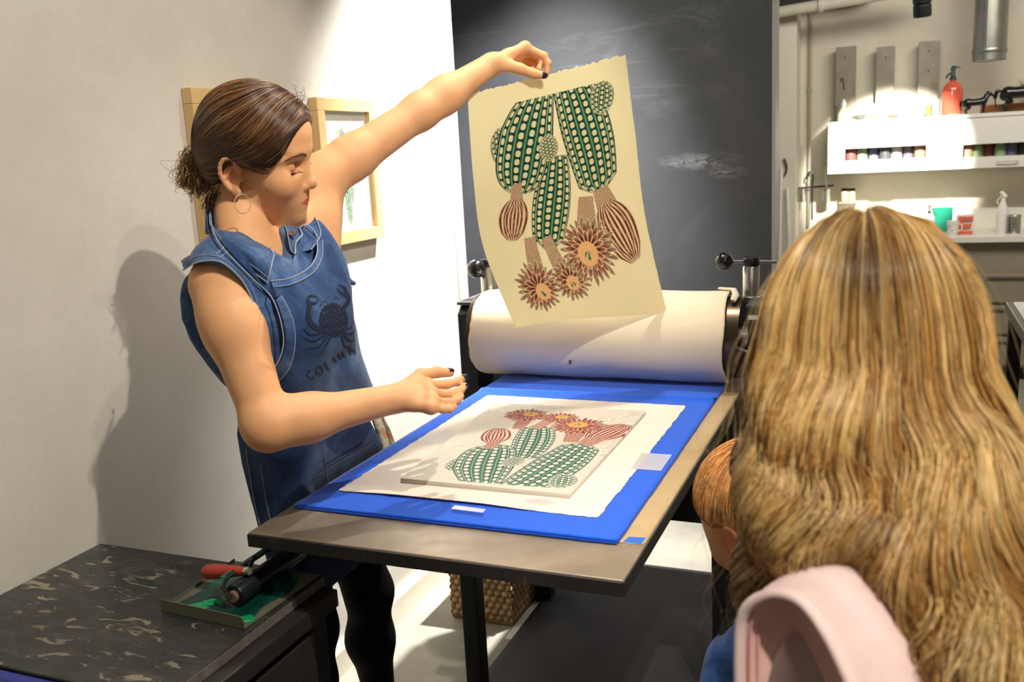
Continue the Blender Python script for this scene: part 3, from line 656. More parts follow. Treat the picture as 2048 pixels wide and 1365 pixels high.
# cream blanket wrapped over the roller
def wrap():
    nx, na = 120, 90; a = np.concatenate([np.linspace(-1.62, 1.9, na)])      # angle from the front, upward
    U, A = np.meshgrid(np.linspace(0, 1, nx), a, indexing='ij'); r = .1195+.0012*np.sin(U*14+A*3)
    e = .004*np.sin(A*2.2)+.0016*vnoise(np.stack([A*9, A*0, A*0], -1)); X = (-1.082+e*1.2+.026*np.clip(np.abs(A-.1)-.9, 0, 1)*1.0)*(1-U)+(-.394+e*.35+.002*np.sin(A*4))*U
    Y = YR-np.cos(A)*r; Z = ZR+np.sin(A)*r
    k = A < -1.45; Z = np.where(k, ZR-.1195+.001, Z)
    th = .0045; Yi = YR-np.cos(A)*(r-th); Zi = ZR+np.sin(A)*(r-th)
    T = np.stack([X, Y, Z], -1).reshape(-1, 3); B = np.stack([X, Yi, Zi], -1).reshape(-1, 3); n = len(T); i = np.arange(n).reshape(U.shape)
    F = [np.stack([i[:-1, :-1], i[1:, :-1], i[1:, 1:], i[:-1, 1:]], -1).reshape(-1, 4)]; F.append(F[0][:, ::-1]+n); bd = np.concatenate([i[:, 0], i[-1, 1:], i[-2::-1, -1], i[0, -2:0:-1]]); b2 = np.roll(bd, -1)
    F.append(np.stack([bd+n, b2+n, b2, bd], -1)); return meshdata('wool_blanket', np.concatenate([T, B]), np.concatenate(F))
wb = tag(link('wool_blanket', wrap(), M_cream, None, True, (-.74, YR, ZR)), 'thick cream wool blanket wrapped over the press roller', 'felt blanket')
f1 = MB(); f1.obox(ON(1141, 724, 1, 2.275)+np.array([0, -.004, 0]), np.eye(3), (.003, .002, .005), .001); f1.build('ink_fleck', M_knob, wb)
MB().tube([(-.425, YR+.02, ZR+.124), (-.385, YR-.0, ZR+.124), (-.375, YR-.03, ZR+.116), (-.378, YR-.055, ZR+.104)], [.006, .009, .009, .007], 10, flat=.5).build('folded_corner', M_cream, wb, True)

# the printed sheet she lifts off the block
def sheet():
    TL, TR, BL, BR = P(935, 190, 2.02), P(1251, 110, 2.165), P(1030, 655, 2.26), P(1336, 628, 2.36)
    CL = [TL, P(947, 355, 2.06), P(968, 500, 2.14), BL]; CR = [TR, P(1268, 250, 2.20), P(1290, 430, 2.28), BR]
    ns, nt = 400, 580; s, t = np.linspace(0, 1, ns), np.linspace(0, 1, nt)
    cl, cr = smoothpath(CL, nt), smoothpath(CR, nt)
    S, T = np.meshgrid(s, t, indexing='ij'); n = np.cross(TR-TL, BL-TL); n /= np.linalg.norm(n)
    Pp = cl[None]*(1-S[..., None])+cr[None]*S[..., None]+n*(.016*np.sin(S*math.pi)*(.3+T)+.004*np.sin(S*9+T*5)*T)[..., None]
    dk = vnoise(np.stack([S*70, S*0, S*0], -1), 1., 4)*.0022+vnoise(np.stack([S*190, S*0, S*0], -1), 1., 6)*.001
    up = (TL-BL)/np.linalg.norm(TL-BL); Pp = Pp+up*(dk*np.clip(1-T*60, 0, 1))[..., None]
    rt = (TR-TL)/np.linalg.norm(TR-TL); dk2 = vnoise(np.stack([T*90, T*0, T*0], -1), 1., 8)*.0007; Pp = Pp+rt*(dk2*np.clip(S*60-59, 0, 1))[..., None]
    col = art_sheet(S, T, .700); i = np.arange(ns*nt).reshape(ns, nt); F = np.stack([i[:-1, :-1], i[:-1, 1:], i[1:, 1:], i[1:, :-1]], -1).reshape(-1, 4)
    V = Pp.reshape(-1, 3); B = V+n*.0005; bd = np.concatenate([i[:, 0], i[-1, 1:], i[-2::-1, -1], i[0, -2:0:-1]]); b2 = np.roll(bd, -1); k = len(V)
    bg = np.ones((k, 3))*L3(246, 238, 204)
    return meshdata('printed_sheet', np.concatenate([V, B]), np.concatenate([F, F[:, ::-1]+k, np.stack([bd, b2, b2+k, bd+k], -1)]), np.concatenate([col.reshape(-1, 3), bg])), Pp, n
t = NT('print_paper'); a_ = t.n('ShaderNodeAttribute', attribute_name='col'); t.base(a_.outputs['Color']); t.b.inputs['Roughness'].default_value = .85; t.b.inputs['Specular IOR Level'].default_value = .2
tr_ = t.n('ShaderNodeBsdfTranslucent'); t.l(a_.outputs['Color'], tr_.inputs[0]); mx = t.n('ShaderNodeMixShader'); mx.inputs[0].default_value = .5
t.l(t.b.outputs[0], mx.inputs[1]); t.l(tr_.outputs[0], mx.inputs[2]); t.l(mx.outputs[0], t.t.nodes['Material Output'].inputs[0])
me_, SHEET, SHN = sheet()
tag(link('printed_sheet', me_, t.m, None, True, tuple(SHEET[200, 0])), 'cream paper print of cacti with brown flowers hanging from a raised hand', 'print')
# ================================================================== the inking table in the near left corner
ZT = .753
def stone():
    t = NT('ink_stained_stone'); v = t.coord(); st = t.coord((1, 2.6, 1), (0, 0, .9)); a = t.noise(12, 9, .8, st, 1.0)
    c = t.ramp(a, [(.30, srgb(24, 27, 27)), (.50, srgb(44, 46, 44)), (.60, srgb(62, 60, 56)), (.70, srgb(110, 104, 90))])
    bl = t.noise(16, 5, .55, st, .9); c = t.mix(t.ramp(bl, [(.595, (0, 0, 0, 1)), (.64, (.75, .75, .75, 1))]), c, srgb(150, 142, 120))
    c = t.mix(t.ramp(t.noise(70, 4, .7, v), [(.3, (.4, .4, .4, 1)), (.7, (0, 0, 0, 1))]), c, srgb(20, 22, 22)); t.base(c)
    t.b.inputs['Roughness'].default_value = .32; t.bump(t.noise(80, 5, .7, v), .1); return t.m
M_stone = stone(); M_dwood = mat('dark_stained_wood', srgb(44, 40, 38), .5, var=.35, vscale=12, bump=.2, bscale=60)
tb = empty('inking_table', (-1.23, 1.0, 0), 'low dark wooden table under the ink stained stone slab', 'table')
MB().box((-1.505, .35, .700), (-.935, 1.330, .7335), .003).build('table_top', M_dwood, tb)
MB().box((-1.50, .36, .10), (-.960, 1.32, .700), .003).build('cabinet_body', mat('black_cabinet', srgb(26, 26, 28), .5), tb)
for k in range(3):
    MB().box((-.9605, .42, .16+.18*k), (-.945, 1.26, .32+.18*k), .003).build('drawer', M_dwood, tb)
for x in (-1.46, -1.0):
    for y in (.40, 1.28): MB().box((x-.025, y-.025, 0), (x+.025, y+.025, .10), .003).build('leg', M_dwood, tb)
sb_ = MB().box((-1.514, .915, .734), (-.966, 1.3365, ZT), .003).build('stone_slab', M_stone, loc=(-1.24, 1.13, .744)); tag(sb_, 'dark ink stained stone slab on the low table by the white wall', 'slab')
MB().box((-.9665, .92, .735), (-.9650, 1.333, .7515)).build('chipped_edge', mat('rough_grey_edge', srgb(110, 102, 94), .8, var=.4, vscale=60, bump=.5), sb_)
pa_ = slab('paper', -1.50, -1.16, .62, .885, .7340, .004, mat('cream_paper', srgb(222, 212, 190), .8), 'cream paper pad at the near corner of the dark table', 'paper', edge=.0002)
MB().box((-1.505, .885, .7340), (-1.06, .912, .7520), .002); bs = MB().box((-1.505, .889, .7340), (-1.06, .911, .7500), .003).build('blue_strip', mat('blue_plastic', srgb(28, 46, 142), .35), loc=(-1.28, .9, .74)); tag(bs, 'deep blue strip lying along the near edge of the stone slab', 'strip')
# galley tray with green ink
def inkm():
    t = NT('ink_covered_tray'); v = t.coord(); a = t.noise(7, 4, .6, v, 1.5)
    c = t.ramp(a, [(.40, srgb(10, 52, 46)), (.50, srgb(14, 78, 62)), (.56, srgb(20, 122, 84)), (.62, srgb(26, 150, 98))]); t.base(c); t.b.inputs['Roughness'].default_value = .25; return t.m
M_tray = mat('grey_green_tray', srgb(112, 110, 90), .45, .3, var=.2)
tr = empty('ink_tray', (-1.09, 1.23, ZT+.001), 'grey metal tray with wet green ink on the stone slab', 'tray')
z0 = ZT+.0008; c4 = [ON(x, y, 2, z0)[:2] for x, y in ((324, 1222), (490, 1259), (640, 1152), (470, 1124))]; c4 = [np.array([a[0], a[1], z0]) for a in c4]
mb = MB(); mb.add(c4+[c+[0, 0, .0015] for c in c4], [(3, 2, 1, 0), (4, 5, 6, 7), (0, 1, 5, 4), (1, 2, 6, 5), (2, 3, 7, 6), (3, 0, 4, 7)]); mb.build('tray_floor', M_tray, tr)
e1 = c4[1]-c4[0]; n_ = np.array([-e1[1], e1[0], 0]); n_ /= np.linalg.norm(n_); pr = [(0, 0), (1, 0), (1, .012), (.985, .019), (.96, .022), (.03, .022), (0, .020)]
mb = MB(); mb.prism(pr, c4[0], e1, (0, 0, 1), -n_*.0016); mb.build('end_lip', M_tray, tr)
e2 = c4[3]-c4[0]; mb = MB(); mb.prism([(0, 0), (1, 0), (1, .006), (0, .006)], c4[0], e2, (0, 0, 1), -e1*.008); mb.build('side_lip', M_tray, tr)
inset = lambda s, t: c4[0]*(1-s)*(1-t)+c4[1]*s*(1-t)+c4[2]*s*t+c4[3]*(1-s)*t+np.array([0, 0, .0022])
a_ = np.linspace(0, 2*math.pi, 60, endpoint=False); pts = [inset(.5+.42*np.clip(math.cos(a)*1.3, -1, 1)*(1+.06*math.sin(a*7)), .48+.44*np.clip(math.sin(a)*1.3, -1, 1)*(1+.05*math.sin(a*5+1))) for a in a_]
mb = MB(); mb.add([inset(.5, .5)]+pts, [(0, i+1, (i+1) % 60+1) for i in range(60)]); mb.build('ink_film', inkm(), tr)
M_ink = mat('wet_green_ink', srgb(14, 146, 92), .12, spec=.8)
for s, t, r in ((.30, .14, .020), (.90, .12, .016), (.36, .25, .015)):
    c = inset(s, t); V = [c+[0, 0, .002]]+[c+np.array([math.cos(k/18*2*math.pi)*r*(1+.25*math.sin(k*2.3)), math.sin(k/18*2*math.pi)*r*.8*(1+.2*math.sin(k*1.7)), .0002]) for k in range(18)]; MB().add(V, [(0, i+1, (i+1) % 18+1) for i in range(18)]).build('ink_pool', M_ink, tr, True)
# brayer
rz = z0+.0235; r0, r1 = ON(464, 1196, 2, rz), ON(600, 1100, 2, rz); ra = (r1-r0)/np.linalg.norm(r1-r0); r1 = r0+ra*.205; up = np.array([0, 0, 1.]); sd = np.cross(ra, up)*-1
bm_ = empty('ink_brayer', (r0+r1)/2, 'black ink brayer with a red handle resting in the green ink tray', 'brayer')
MB().lathe(r0, [(.0185, .006), (.0195, .008), (.0195, .199), (.0185, .201)], 32, ra).build('roller', mat('inked_black_rubber', srgb(14, 24, 24), .35), bm_, True)
MB().lathe(r0, [(.0095, -.001), (.0105, .0), (.0105, .2055), (.0095, .2065)], 24, ra).build('roller_core', mat('worn_wood_core', srgb(120, 96, 70), .5), bm_, True)
fd = -(sd)*1.0 if (r0-sd)[0] > r0[0] else sd*1.0; fd = np.array([-ra[1], ra[0], 0]); fd /= np.linalg.norm(fd)
fr = [r0-ra*.004, r0-ra*.004+up*.020+fd*.014, r0+ra*.02+up*.026+fd*.022, r0+ra*.185+up*.026+fd*.022, r1+ra*.004+up*.020+fd*.014, r1+ra*.004]
MB().tube(fr, .0042, 8, flat=.6).build('frame', M_black, bm_, True); MB().obox(r0+ra*.1025+up*.027+fd*.026, np.stack([ra, np.array([-ra[1], ra[0], 0]), up], 1), (.09, .007, .0012), .001).build('frame_plate', mat('green_smeared_plate', srgb(24, 96, 74), .3, var=.5, vscale=30), bm_)
hs = ON(492, 1143, 2, rz+.028); he = ON(408, 1144, 2, rz+.010); hd = (he-hs)/np.linalg.norm(he-hs); L_ = np.linalg.norm(he-hs)
MB().tube([r0+ra*.10+up*.027+fd*.026, hs-hd*.004, hs+hd*.01], .0042, 8).build('tang', M_black, bm_, True); MB().lathe(hs-hd*.01, [(.006, 0), (.0075, .002), (.0075, .016), (.007, .018)], 16, hd).build('ferrule', M_chrome, bm_, True)
MB().lathe(hs, [(.0072, .0), (.0085, .006), (.0095, L_*.2), (.0120, L_*.5), (.0138, L_*.75), (.0132, L_*.9), (.0095, L_*.98), (.003, L_)], 24, hd).build('handle', mat('red_painted_wood', srgb(176, 58, 36), .4, var=.2, vscale=60), bm_, True)

# ---- floor: dark mat, basket
slab('floor_mat', -1.088, .55, .60, 3.075, .0005, .010, mat('dark_rubber_mat', srgb(62, 60, 62), .75, var=.35, vscale=5, bump=.2, bscale=30), 'large dark mat on the concrete floor under the press', 'mat', edge=.0005, freq=5)
def basketm():
    t = NT('woven_seagrass'); a = t.n('ShaderNodeAttribute', attribute_name='col'); t.base(a.outputs['Color']); t.b.inputs['Roughness'].default_value = .8; return t.m
bk = empty('wicker_basket', (-1.225, 2.68, 0), 'square woven seagrass basket on the floor under the press', 'basket'); X0, X1, Y0, Y1, HB = -1.335, -1.118, 2.530, 2.830, .34; M_bk = basketm()
def weave(a, b, nm):
    """one side: fat plaited rows, alternately over and under"""
    nx, nz = int(np.linalg.norm(b-a)/.0035), int(HB/.0035); s, t = np.meshgrid(np.linspace(0, 1, nx), np.linspace(0, 1, nz), indexing='ij'); L_ = np.linalg.norm(b-a); n = np.cross((b-a)/L_, (0, 0, 1.))
    ux, uz = s*L_/.026, t*HB/.022; row = np.floor(uz); fx = ux+.5*(row % 2); h = np.abs(np.sin(fx*math.pi))**.7*np.abs(np.sin(uz*math.pi))**.6; sk = np.sin((fx*1.0+(uz-row)*.6)*math.pi*2)*.15
    P_ = a+(b-a)*s[..., None]+np.array([0, 0, 1.])*(t*HB+.012)[..., None]+n*(.009*(h+sk*.3)-.004)[..., None]; i = np.arange(nx*nz).reshape(nx, nz)
    c = L3(96, 70, 42)+(L3(196, 158, 108)-L3(96, 70, 42))*np.clip(h*1.1+sk, 0, 1)[..., None]; c = c*(.85+.3*vnoise(np.stack([row, np.floor(fx), row*0], -1)*7.3, 1., 2)[..., None])
    F = np.stack([i[:-1, :-1], i[1:, :-1], i[1:, 1:], i[:-1, 1:]], -1).reshape(-1, 4); link(nm, meshdata(nm, P_.reshape(-1, 3), F, np.clip(c, .02, 1).reshape(-1, 3)), M_bk, bk, True)
cn = [np.array(c) for c in ((X0, Y0, 0.), (X1, Y0, 0.), (X1, Y1, 0.), (X0, Y1, 0.))]
for k in range(4): weave(cn[k], cn[(k+1) % 4], 'woven_side')
MB().tube([c+[0, 0, HB+.012] for c in cn], .010, 10, True).build('rim', mat('seagrass_rim', srgb(176, 140, 92), .8, var=.3, vscale=60), bk, True); MB().box((X0, Y0, .004), (X1, Y1, .02)).build('base', mat('seagrass_base', srgb(120, 92, 58), .8), bk)
bc = slab('paper', -1.115, -1.092, 2.45, 2.95, .001, .002, mat('lit_floor_strip', srgb(226, 220, 206), .8), 'narrow pale strip standing in for lit floor between basket and dark mat', 'paper', edge=.0003)  # pale strip put in for lit floor; the light is in its colour
# floral cloth tucked at her far hip
def cloth():
    ns, nt = 40, 60; s, t = np.meshgrid(np.linspace(0, 1, ns), np.linspace(0, 1, nt), indexing='ij')
    l = smoothpath([P(712, 750, 2.02), P(722, 790, 2.02), P(742, 840, 2.04), P(762, 895, 2.07), P(770, 940, 2.09)], nt); r = smoothpath([P(722, 752, 2.05), P(742, 782, 2.06), P(768, 830, 2.09), P(788, 885, 2.12), P(796, 935, 2.14)], nt)
    p = l[None]*(1-s[..., None])+r[None]*s[..., None]+(FWD*.012)*np.sin(s*9+t*3)[..., None]; i = np.arange(ns*nt).reshape(ns, nt)
    c = np.ones(s.shape+(3,))*L3(196, 192, 170)
    for sd_, col in ((1, L3(200, 140, 112)), (5, L3(136, 150, 128)), (9, L3(168, 168, 150))):
        m = vnoise(np.stack([s*5, t*18, s*0+sd_], -1), 1., sd_) > .38; c[m] = col
    F = np.stack([i[:-1, :-1], i[1:, :-1], i[1:, 1:], i[:-1, 1:]], -1).reshape(-1, 4); o = link('floral_cloth', meshdata('floral_cloth', p.reshape(-1, 3), F, c.reshape(-1, 3)), attrmat('cotton_print', .9, spec=.1), None, True, tuple(p[20, 0])); m_ = o.modifiers.new('s', 'SOLIDIFY'); m_.thickness = .004
    tag(o, 'pale floral cloth hanging at the far hip of the woman in denim', 'cloth')
cloth()
# ================================================================== the printmaker in denim
SK = L3(226, 172, 128)
def skincol(V, extra=None):
    n = vnoise(V, 35, 1)[:, None]; n2 = vnoise(V, 220, 2)[:, None]; c = np.ones((len(V), 3))*L3(230, 172, 124); c = c*(1+.07*n+.03*n2)
    return c if extra is None else extra(V, c)
M_skin = attrmat('skin', .58, sub=.18, bump=.12, bscale=420, spec=.3)
HF = RGT*math.cos(.10)-FWD*math.sin(.10); HF = HF*math.cos(.15)+DWN*math.sin(.15); HF /= np.linalg.norm(HF)   # face direction
HL = FWD-HF*(FWD@HF); HL /= np.linalg.norm(HL); HU = np.cross(HF, HL); tilt = .42
HL, HU = HL*math.cos(tilt)+HU*math.sin(tilt), HU*math.cos(tilt)-HL*math.sin(tilt)
HR = np.stack([HF, HL, HU], 1); HS = 1.02
HO = P(512, 325, 1.70)
def H(x, y, z): return HO+HR@(np.array([x, y, z])*HS)
def hell(c, r, k=.01, op='u', yaw=0., pit=0.):
    R1 = np.array([[math.cos(yaw), -math.sin(yaw), 0], [math.sin(yaw), math.cos(yaw), 0], [0, 0, 1]]); R2 = np.array([[math.cos(pit), 0, math.sin(pit)], [0, 1, 0], [-math.sin(pit), 0, math.cos(pit)]])
    return ell(H(*c), np.array(r)*HS, HR@R1@R2, k, op)
def hrc(a, b, ra, rb, k=.01, op='u', flat=None, fr=1.): return rc(H(*a), H(*b), ra*HS, rb*HS, k, op, None if flat is None else HR@np.array(flat, float), fr)
head = [hell((-.005, 0, .045), (.096, .076, .082)), hell((.040, 0, .060), (.054, .060, .056), .03), hell((.040, 0, -.020), (.056, .058, .075), .03),
        hrc((-.004, .050, -.042), (.052, .016, -.086), .016, .014, .02), hrc((-.004, -.050, -.042), (.052, -.016, -.086), .016, .014, .02),
        hell((.073, 0, -.088), (.019, .020, .016), .018), hell((.060, .040, -.022), (.026, .022, .024), .022), hell((.060, -.040, -.022), (.026, .022, .024), .022),
        hell((.078, 0, .033), (.015, .042, .011), .016), hell((.070, 0, -.058), (.024, .030, .026), .02),
        hell((.088, .031, .011), (.017, .017, .011), .014, 's'), hell((.088, -.031, .011), (.017, .017, .011), .014, 's'),
        hrc((.085, 0, .016), (.101, 0, -.019), .0062, .0086, .012), hell((.1035, 0, -.025), (.0092, .0105, .0090), .010),
        hell((.091, .011, -.030), (.011, .0066, .0066), .006), hell((.091, -.011, -.030), (.011, .0066, .0066), .006),
        hell((.099, .0062, -.0352), (.005, .0030, .0032), .003, 's'), hell((.099, -.0062, -.0352), (.005, .0030, .0032), .003, 's')]
for s_ in (1, -1):
    e = (.0705, .0305*s_, .008)
    head += [hell(e, (.0128, .0135, .0125), .004), hrc((.0815, .018*s_, .0005), (.073, .043*s_, .0025), .0016, .0013, .003), hrc((.084, .016*s_, .029), (.066, .052*s_, .024), .004, .003, .012)]
    head += [hell((.0835, .0305*s_, .0005), (.006, .016, .0011), .0015, 's')]
    # ears: a rim, a bowl and a lobe
    R = .0745*s_; er = [hell((-.012, R, -.008), (.017, .006, .029), .006, pit=.18), hell((-.010, R+.006*s_, -.004), (.0115, .006, .020), .004, 's', pit=.18), hell((-.004, R+.001*s_, -.036), (.0085, .005, .010), .006)]
    rim_ = [(-.002, R+.003*s_, .004), (-.004, R+.007*s_, .019), (-.016, R+.010*s_, .024), (-.027, R+.011*s_, .013), (-.029, R+.010*s_, -.005), (-.021, R+.007*s_, -.023), (-.011, R+.003*s_, -.035)]
    rp = smoothpath([H(*q) for q in rim_], 13); er += [rc(rp[i], rp[i+1], .0036*HS, .0034*HS, .003) for i in range(12)]
    er += [hrc((-.010, R+.004*s_, .008), (-.020, R+.005*s_, -.012), .0024, .0022, .004), hell((.004, R-.001*s_, -.012), (.0045, .0035, .006), .004)]
    head.append(grp(er, .006))
# lips
for s_ in (1, -1):
    head += [hrc((.0925, .003*s_, -.0525), (.0805, .0230*s_, -.0560), .0036, .0014, .005), hrc((.0905, .002*s_, -.0620), (.0800, .0210*s_, -.0578), .0042, .0015, .005)]
head += [hrc((.0965, 0, -.0570), (.0780, .026, -.0562), .0011, .0009, .002, 's'), hrc((.0965, 0, -.0570), (.0780, -.026, -.0562), .0011, .0009, .002, 's'), hrc((.094, 0, -.040), (.0925, 0, -.048), .0018, .0018, .006, 's')]
HEAD = grp(head, .012)
NB = P(492, 520, 1.68)                                  # base of the neck
SHN, SHF = P(440, 572, 1.590), P(632, 364, 1.84)        # shoulder joints
ELN, WRN = P(536, 854, 1.565), P(797, 796, 1.66)
ELF, WRF = P(842, 222, 1.95), P(982, 129, 2.045)
body = [HEAD, rc(H(-.040, 0, -.030), NB+np.array([.000, 0, .0]), .044, .049, .008), rc(H(-.030, 0, -.05), NB+np.array([.018, 0, -.02]), .034, .042, .008),
        rc(NB+np.array([0, 0, -.035]), SHN+np.array([0, .03, .005]), .042, .046, .03), rc(NB+np.array([0, 0, -.035]), SHF+np.array([0, -.03, -.06]), .042, .045, .03),
        rc(NB+np.array([.006, 0, -.105]), P(560, 650, 1.72), .080, .10, .05)]
u1 = (ELN-SHN); f1 = (WRN-ELN)
body += [rc(SHN+np.array([-.004, .012, .0]), SHN+u1*.30, .0570, .0500, .03), rc(SHN+u1*.25, ELN-u1*.03, .0500, .0370, .03), rc(ELN-u1*.05, ELN+f1*.02, .0360, .0355, .02),
         rc(ELN, ELN+f1*.30, .0350, .0380, .03), rc(ELN+f1*.28, WRN, .0375, .0255, .03), ell(ELN-f1*.02+u1*.012, .027, None, .02)]
u2 = (ELF-SHF); f2 = (WRF-ELF)
body += [rc(SHF-u2*.05, SHF+u2*.35, .045, .0435, .02), rc(SHF+u2*.3, ELF, .0430, .0345, .02), rc(ELF, ELF+f2*.35, .0340, .0350, .03), rc(ELF+f2*.3, WRF, .0345, .0245, .03), rc(P(630, 500, 1.82), SHF+u2*.06, .050, .040, .03)]
def hand(w, mcps, fingers, thumb, pn, k=.006, r0=.0125, wr=.0255, tr=None):
    """w wrist; mcps 4 knuckles; fingers 4 lists of joints; pn palm normal"""
    nodes = []
    for i, m in enumerate(mcps): nodes.append(rc(w+(mcps[i]-np.mean(mcps, 0))*.42, m, .0130, r0*(.98, 1, .96, .88)[i], .008, flat=pn, fr=.95))
    for i in range(3): nodes.append(rc(mcps[i], mcps[i+1], .0112, .0108, .010)); nodes.append(rc((w+mcps[i])/2, (w+mcps[i+1])/2, .0135, .0135, .012))
    for m in mcps: nodes.append(ell(m-pn/np.linalg.norm(pn)*np.sign((pn@(CAMP-m)))*-.0035, .0088, None, .006))
    hd = [grp(nodes, .01)]
    for i, fj in enumerate(fingers):
        rr = np.array([.0093, .0086, .0078, .0066])*(.98, 1.0, .95, .84)[i]; js = [mcps[i]]+list(fj); f = [rc(js[j], js[j+1], rr[j], rr[j+1], .0025) for j in range(3)]
        for j in (1, 2): f.append(ell(js[j], rr[j]*1.09, None, .003))
        hd.append(grp(f, .0045))
    tj = thumb; rr = tr or [.0155, .0118, .0100, .0082]; f = [rc(tj[j], tj[j+1], rr[j], rr[j+1], .006) for j in range(3)]; hd.append(grp(f, .010)); return grp(hd, .018)
nearM = [P(853, 770, 1.690), P(860, 787, 1.665), P(863, 803, 1.645), P(862, 816, 1.630)]
nearF = [[P(892, 770, 1.715), P(915, 764, 1.730), P(929, 755, 1.740)], [P(900, 789, 1.690), P(919, 783, 1.708), P(929, 772, 1.722)],
         [P(898, 806, 1.665), P(914, 802, 1.680), P(922, 793, 1.694)], [P(886, 819, 1.645), P(900, 819, 1.655), P(909, 814, 1.664)]]
nearT = [P(812, 776, 1.685), P(841, 751, 1.715), P(874, 745, 1.735), P(900, 746, 1.750)]
pn = np.cross(nearM[0]-WRN, nearM[3]-WRN)
farM = [P(1050, 94, 2.075), P(1042, 103, 2.098), P(1032, 113, 2.112), P(1022, 121, 2.118)]
farF = [[P(1088, 112, 2.085), P(1096, 127, 2.086), P(1094, 145, 2.088)], [P(1075, 112, 2.115), P(1084, 125, 2.112), P(1078, 138, 2.100)],
        [P(1060, 119, 2.130), P(1070, 131, 2.125), P(1062, 141, 2.110)], [P(1044, 124, 2.135), P(1055, 134, 2.130), P(1050, 142, 2.118)]]
farT = [P(1010, 130, 2.045), P(1040, 138, 2.050), P(1068, 148, 2.060), P(1087, 151, 2.068)]
body += [hand(WRN, nearM, nearF, nearT, pn), hand(WRF, farM, farF, farT, np.cross(farM[0]-WRF, farM[3]-WRF))]
LIPC, EYEC, CHK = H(.092, 0, -.0600), [H(.083, .0305*s_, .004) for s_ in (1, -1)], [H(.075, .042*s_, -.025) for s_ in (1, -1)]
NOSC = H(.115, 0, -.028)
def hloc(V): return (V-HO)@HR/HS
def face_col(V, c):
    q = hloc(V); near = np.linalg.norm(q, axis=1) < .2
    def blend(m, col):
        nonlocal c
        m = np.clip(m, 0, 1)[:, None]; c = c*(1-m)+col*m
    d = np.sqrt((q[:, 1]/.023)**2+((q[:, 2]+.0572+.0016*(np.abs(q[:, 1])/.02))/(.0088*np.clip(1.15-np.abs(q[:, 1])/.026, .1, 1)))**2); blend((1.12-d)/.3*(q[:, 0] > .075)*near*.62, L3(188, 96, 80))
    for s_ in (1, -1):
        a = np.abs(q-[.070, .043*s_, -.026]); blend(np.exp(-((a/[.03, .02, .018])**2).sum(1))*.30*near, L3(224, 120, 92))
        by = q[:, 1]*s_
        blend((by > .014)*(by < .047)*np.exp(-((q[:, 2]-.010)/.006)**2)*(q[:, 0] > .06)*.25, L3(170, 104, 82))
        ea = np.linalg.norm((q-[-.010, .08*s_, .002])/[.02, .02, .026], axis=1); blend(np.exp(-ea**2)*.35*near, L3(206, 104, 78))
    blend(np.exp(-(np.linalg.norm(q-[.117, 0, -.028], axis=1)/.014)**2)*.35, L3(226, 128, 104))
    for m_ in ((.052, -.058, .000, .0013), (.046, -.062, -.030, .0010)): blend((np.linalg.norm(q-m_[:3], axis=1) < m_[3]*2.2)*.7, L3(96, 58, 40))
    for hp in (nearF, farF):
        for fj in hp: blend(np.exp(-(np.linalg.norm(V-fj[2], axis=1)/.010)**2)*.30, L3(226, 120, 92)); blend(np.exp(-(np.linalg.norm(V-fj[0], axis=1)/.008)**2)*.22, L3(214, 110, 84))
    blend(np.exp(-(np.linalg.norm(V-ELN, axis=1)/.03)**2)*.25, L3(210, 120, 90))
    return c
woman = empty('person', (-1.2, 1.62, 0), 'woman in a denim apron lifting a print off the press bed with one hand', 'person')
V, F = sdf_mesh(body, .0022, 20, smooth=1)
link('body', meshdata('body', V, F, skincol(V, face_col)), M_skin, woman, True)
BODYF = lambda p: evl(body, p)
M_lash = mat('dark_lash', srgb(58, 38, 28), .6)
HDF_ = lambda p: evl(body[:1], p)
for s_ in (1, -1):
    n_ = 150; u = rng.random(n_); by = .013+u*.038; st = np.stack([np.full(n_, .11), by*s_, .0285+.006*np.sin(u*2.6)-.006*u**2+rng.normal(0, .0011, n_)], 1)
    a = st.copy(); 
    for _ in range(40): a[:, 0] -= np.clip(HDF_(HO+(a@HR.T)*HS), -.01, .01)*.8/HS
    b = a+np.stack([-.0045*u-.001, .0065*s_*np.ones(n_), .0020-.004*u], 1)+rng.normal(0, .0004, (n_, 3)); t = np.linspace(0, 1, 5)[None, :, None]
    pth = a[:, None]*(1-t)+b[:, None]*t; pth[..., 0] += .0006; strands(HO+(pth@HR.T)*HS, .00018, 'eyebrow', mat('brow_hair', srgb(112, 78, 50), .6), woman)
    n_ = 60; u = rng.random(n_); by = .019+u*.026; st = np.stack([np.full(n_, .11), by*s_, -.0005-.9*(by-.032)**2*0], 1); a = st.copy()
    for _ in range(40): a[:, 0] -= np.clip(HDF_(HO+(a@HR.T)*HS), -.01, .01)*.8/HS
    t = np.linspace(0, 1, 6)[None, :, None]; dr = np.stack([np.full(n_, .0075), (u-.4)*.007*s_, np.full(n_, -.0035)], 1)[:, None]; pth = a[:, None]+dr*t+np.array([0, 0, .0035])*t**2; strands(HO+(pth@HR.T)*HS, .00022, 'eyelashes', M_lash, woman)
    MB().tube(HO+((a[np.argsort(by)][::4]+[.0006, 0, .0002])@HR.T)*HS, .00045, 6).build('lash_line', M_lash, woman, True)
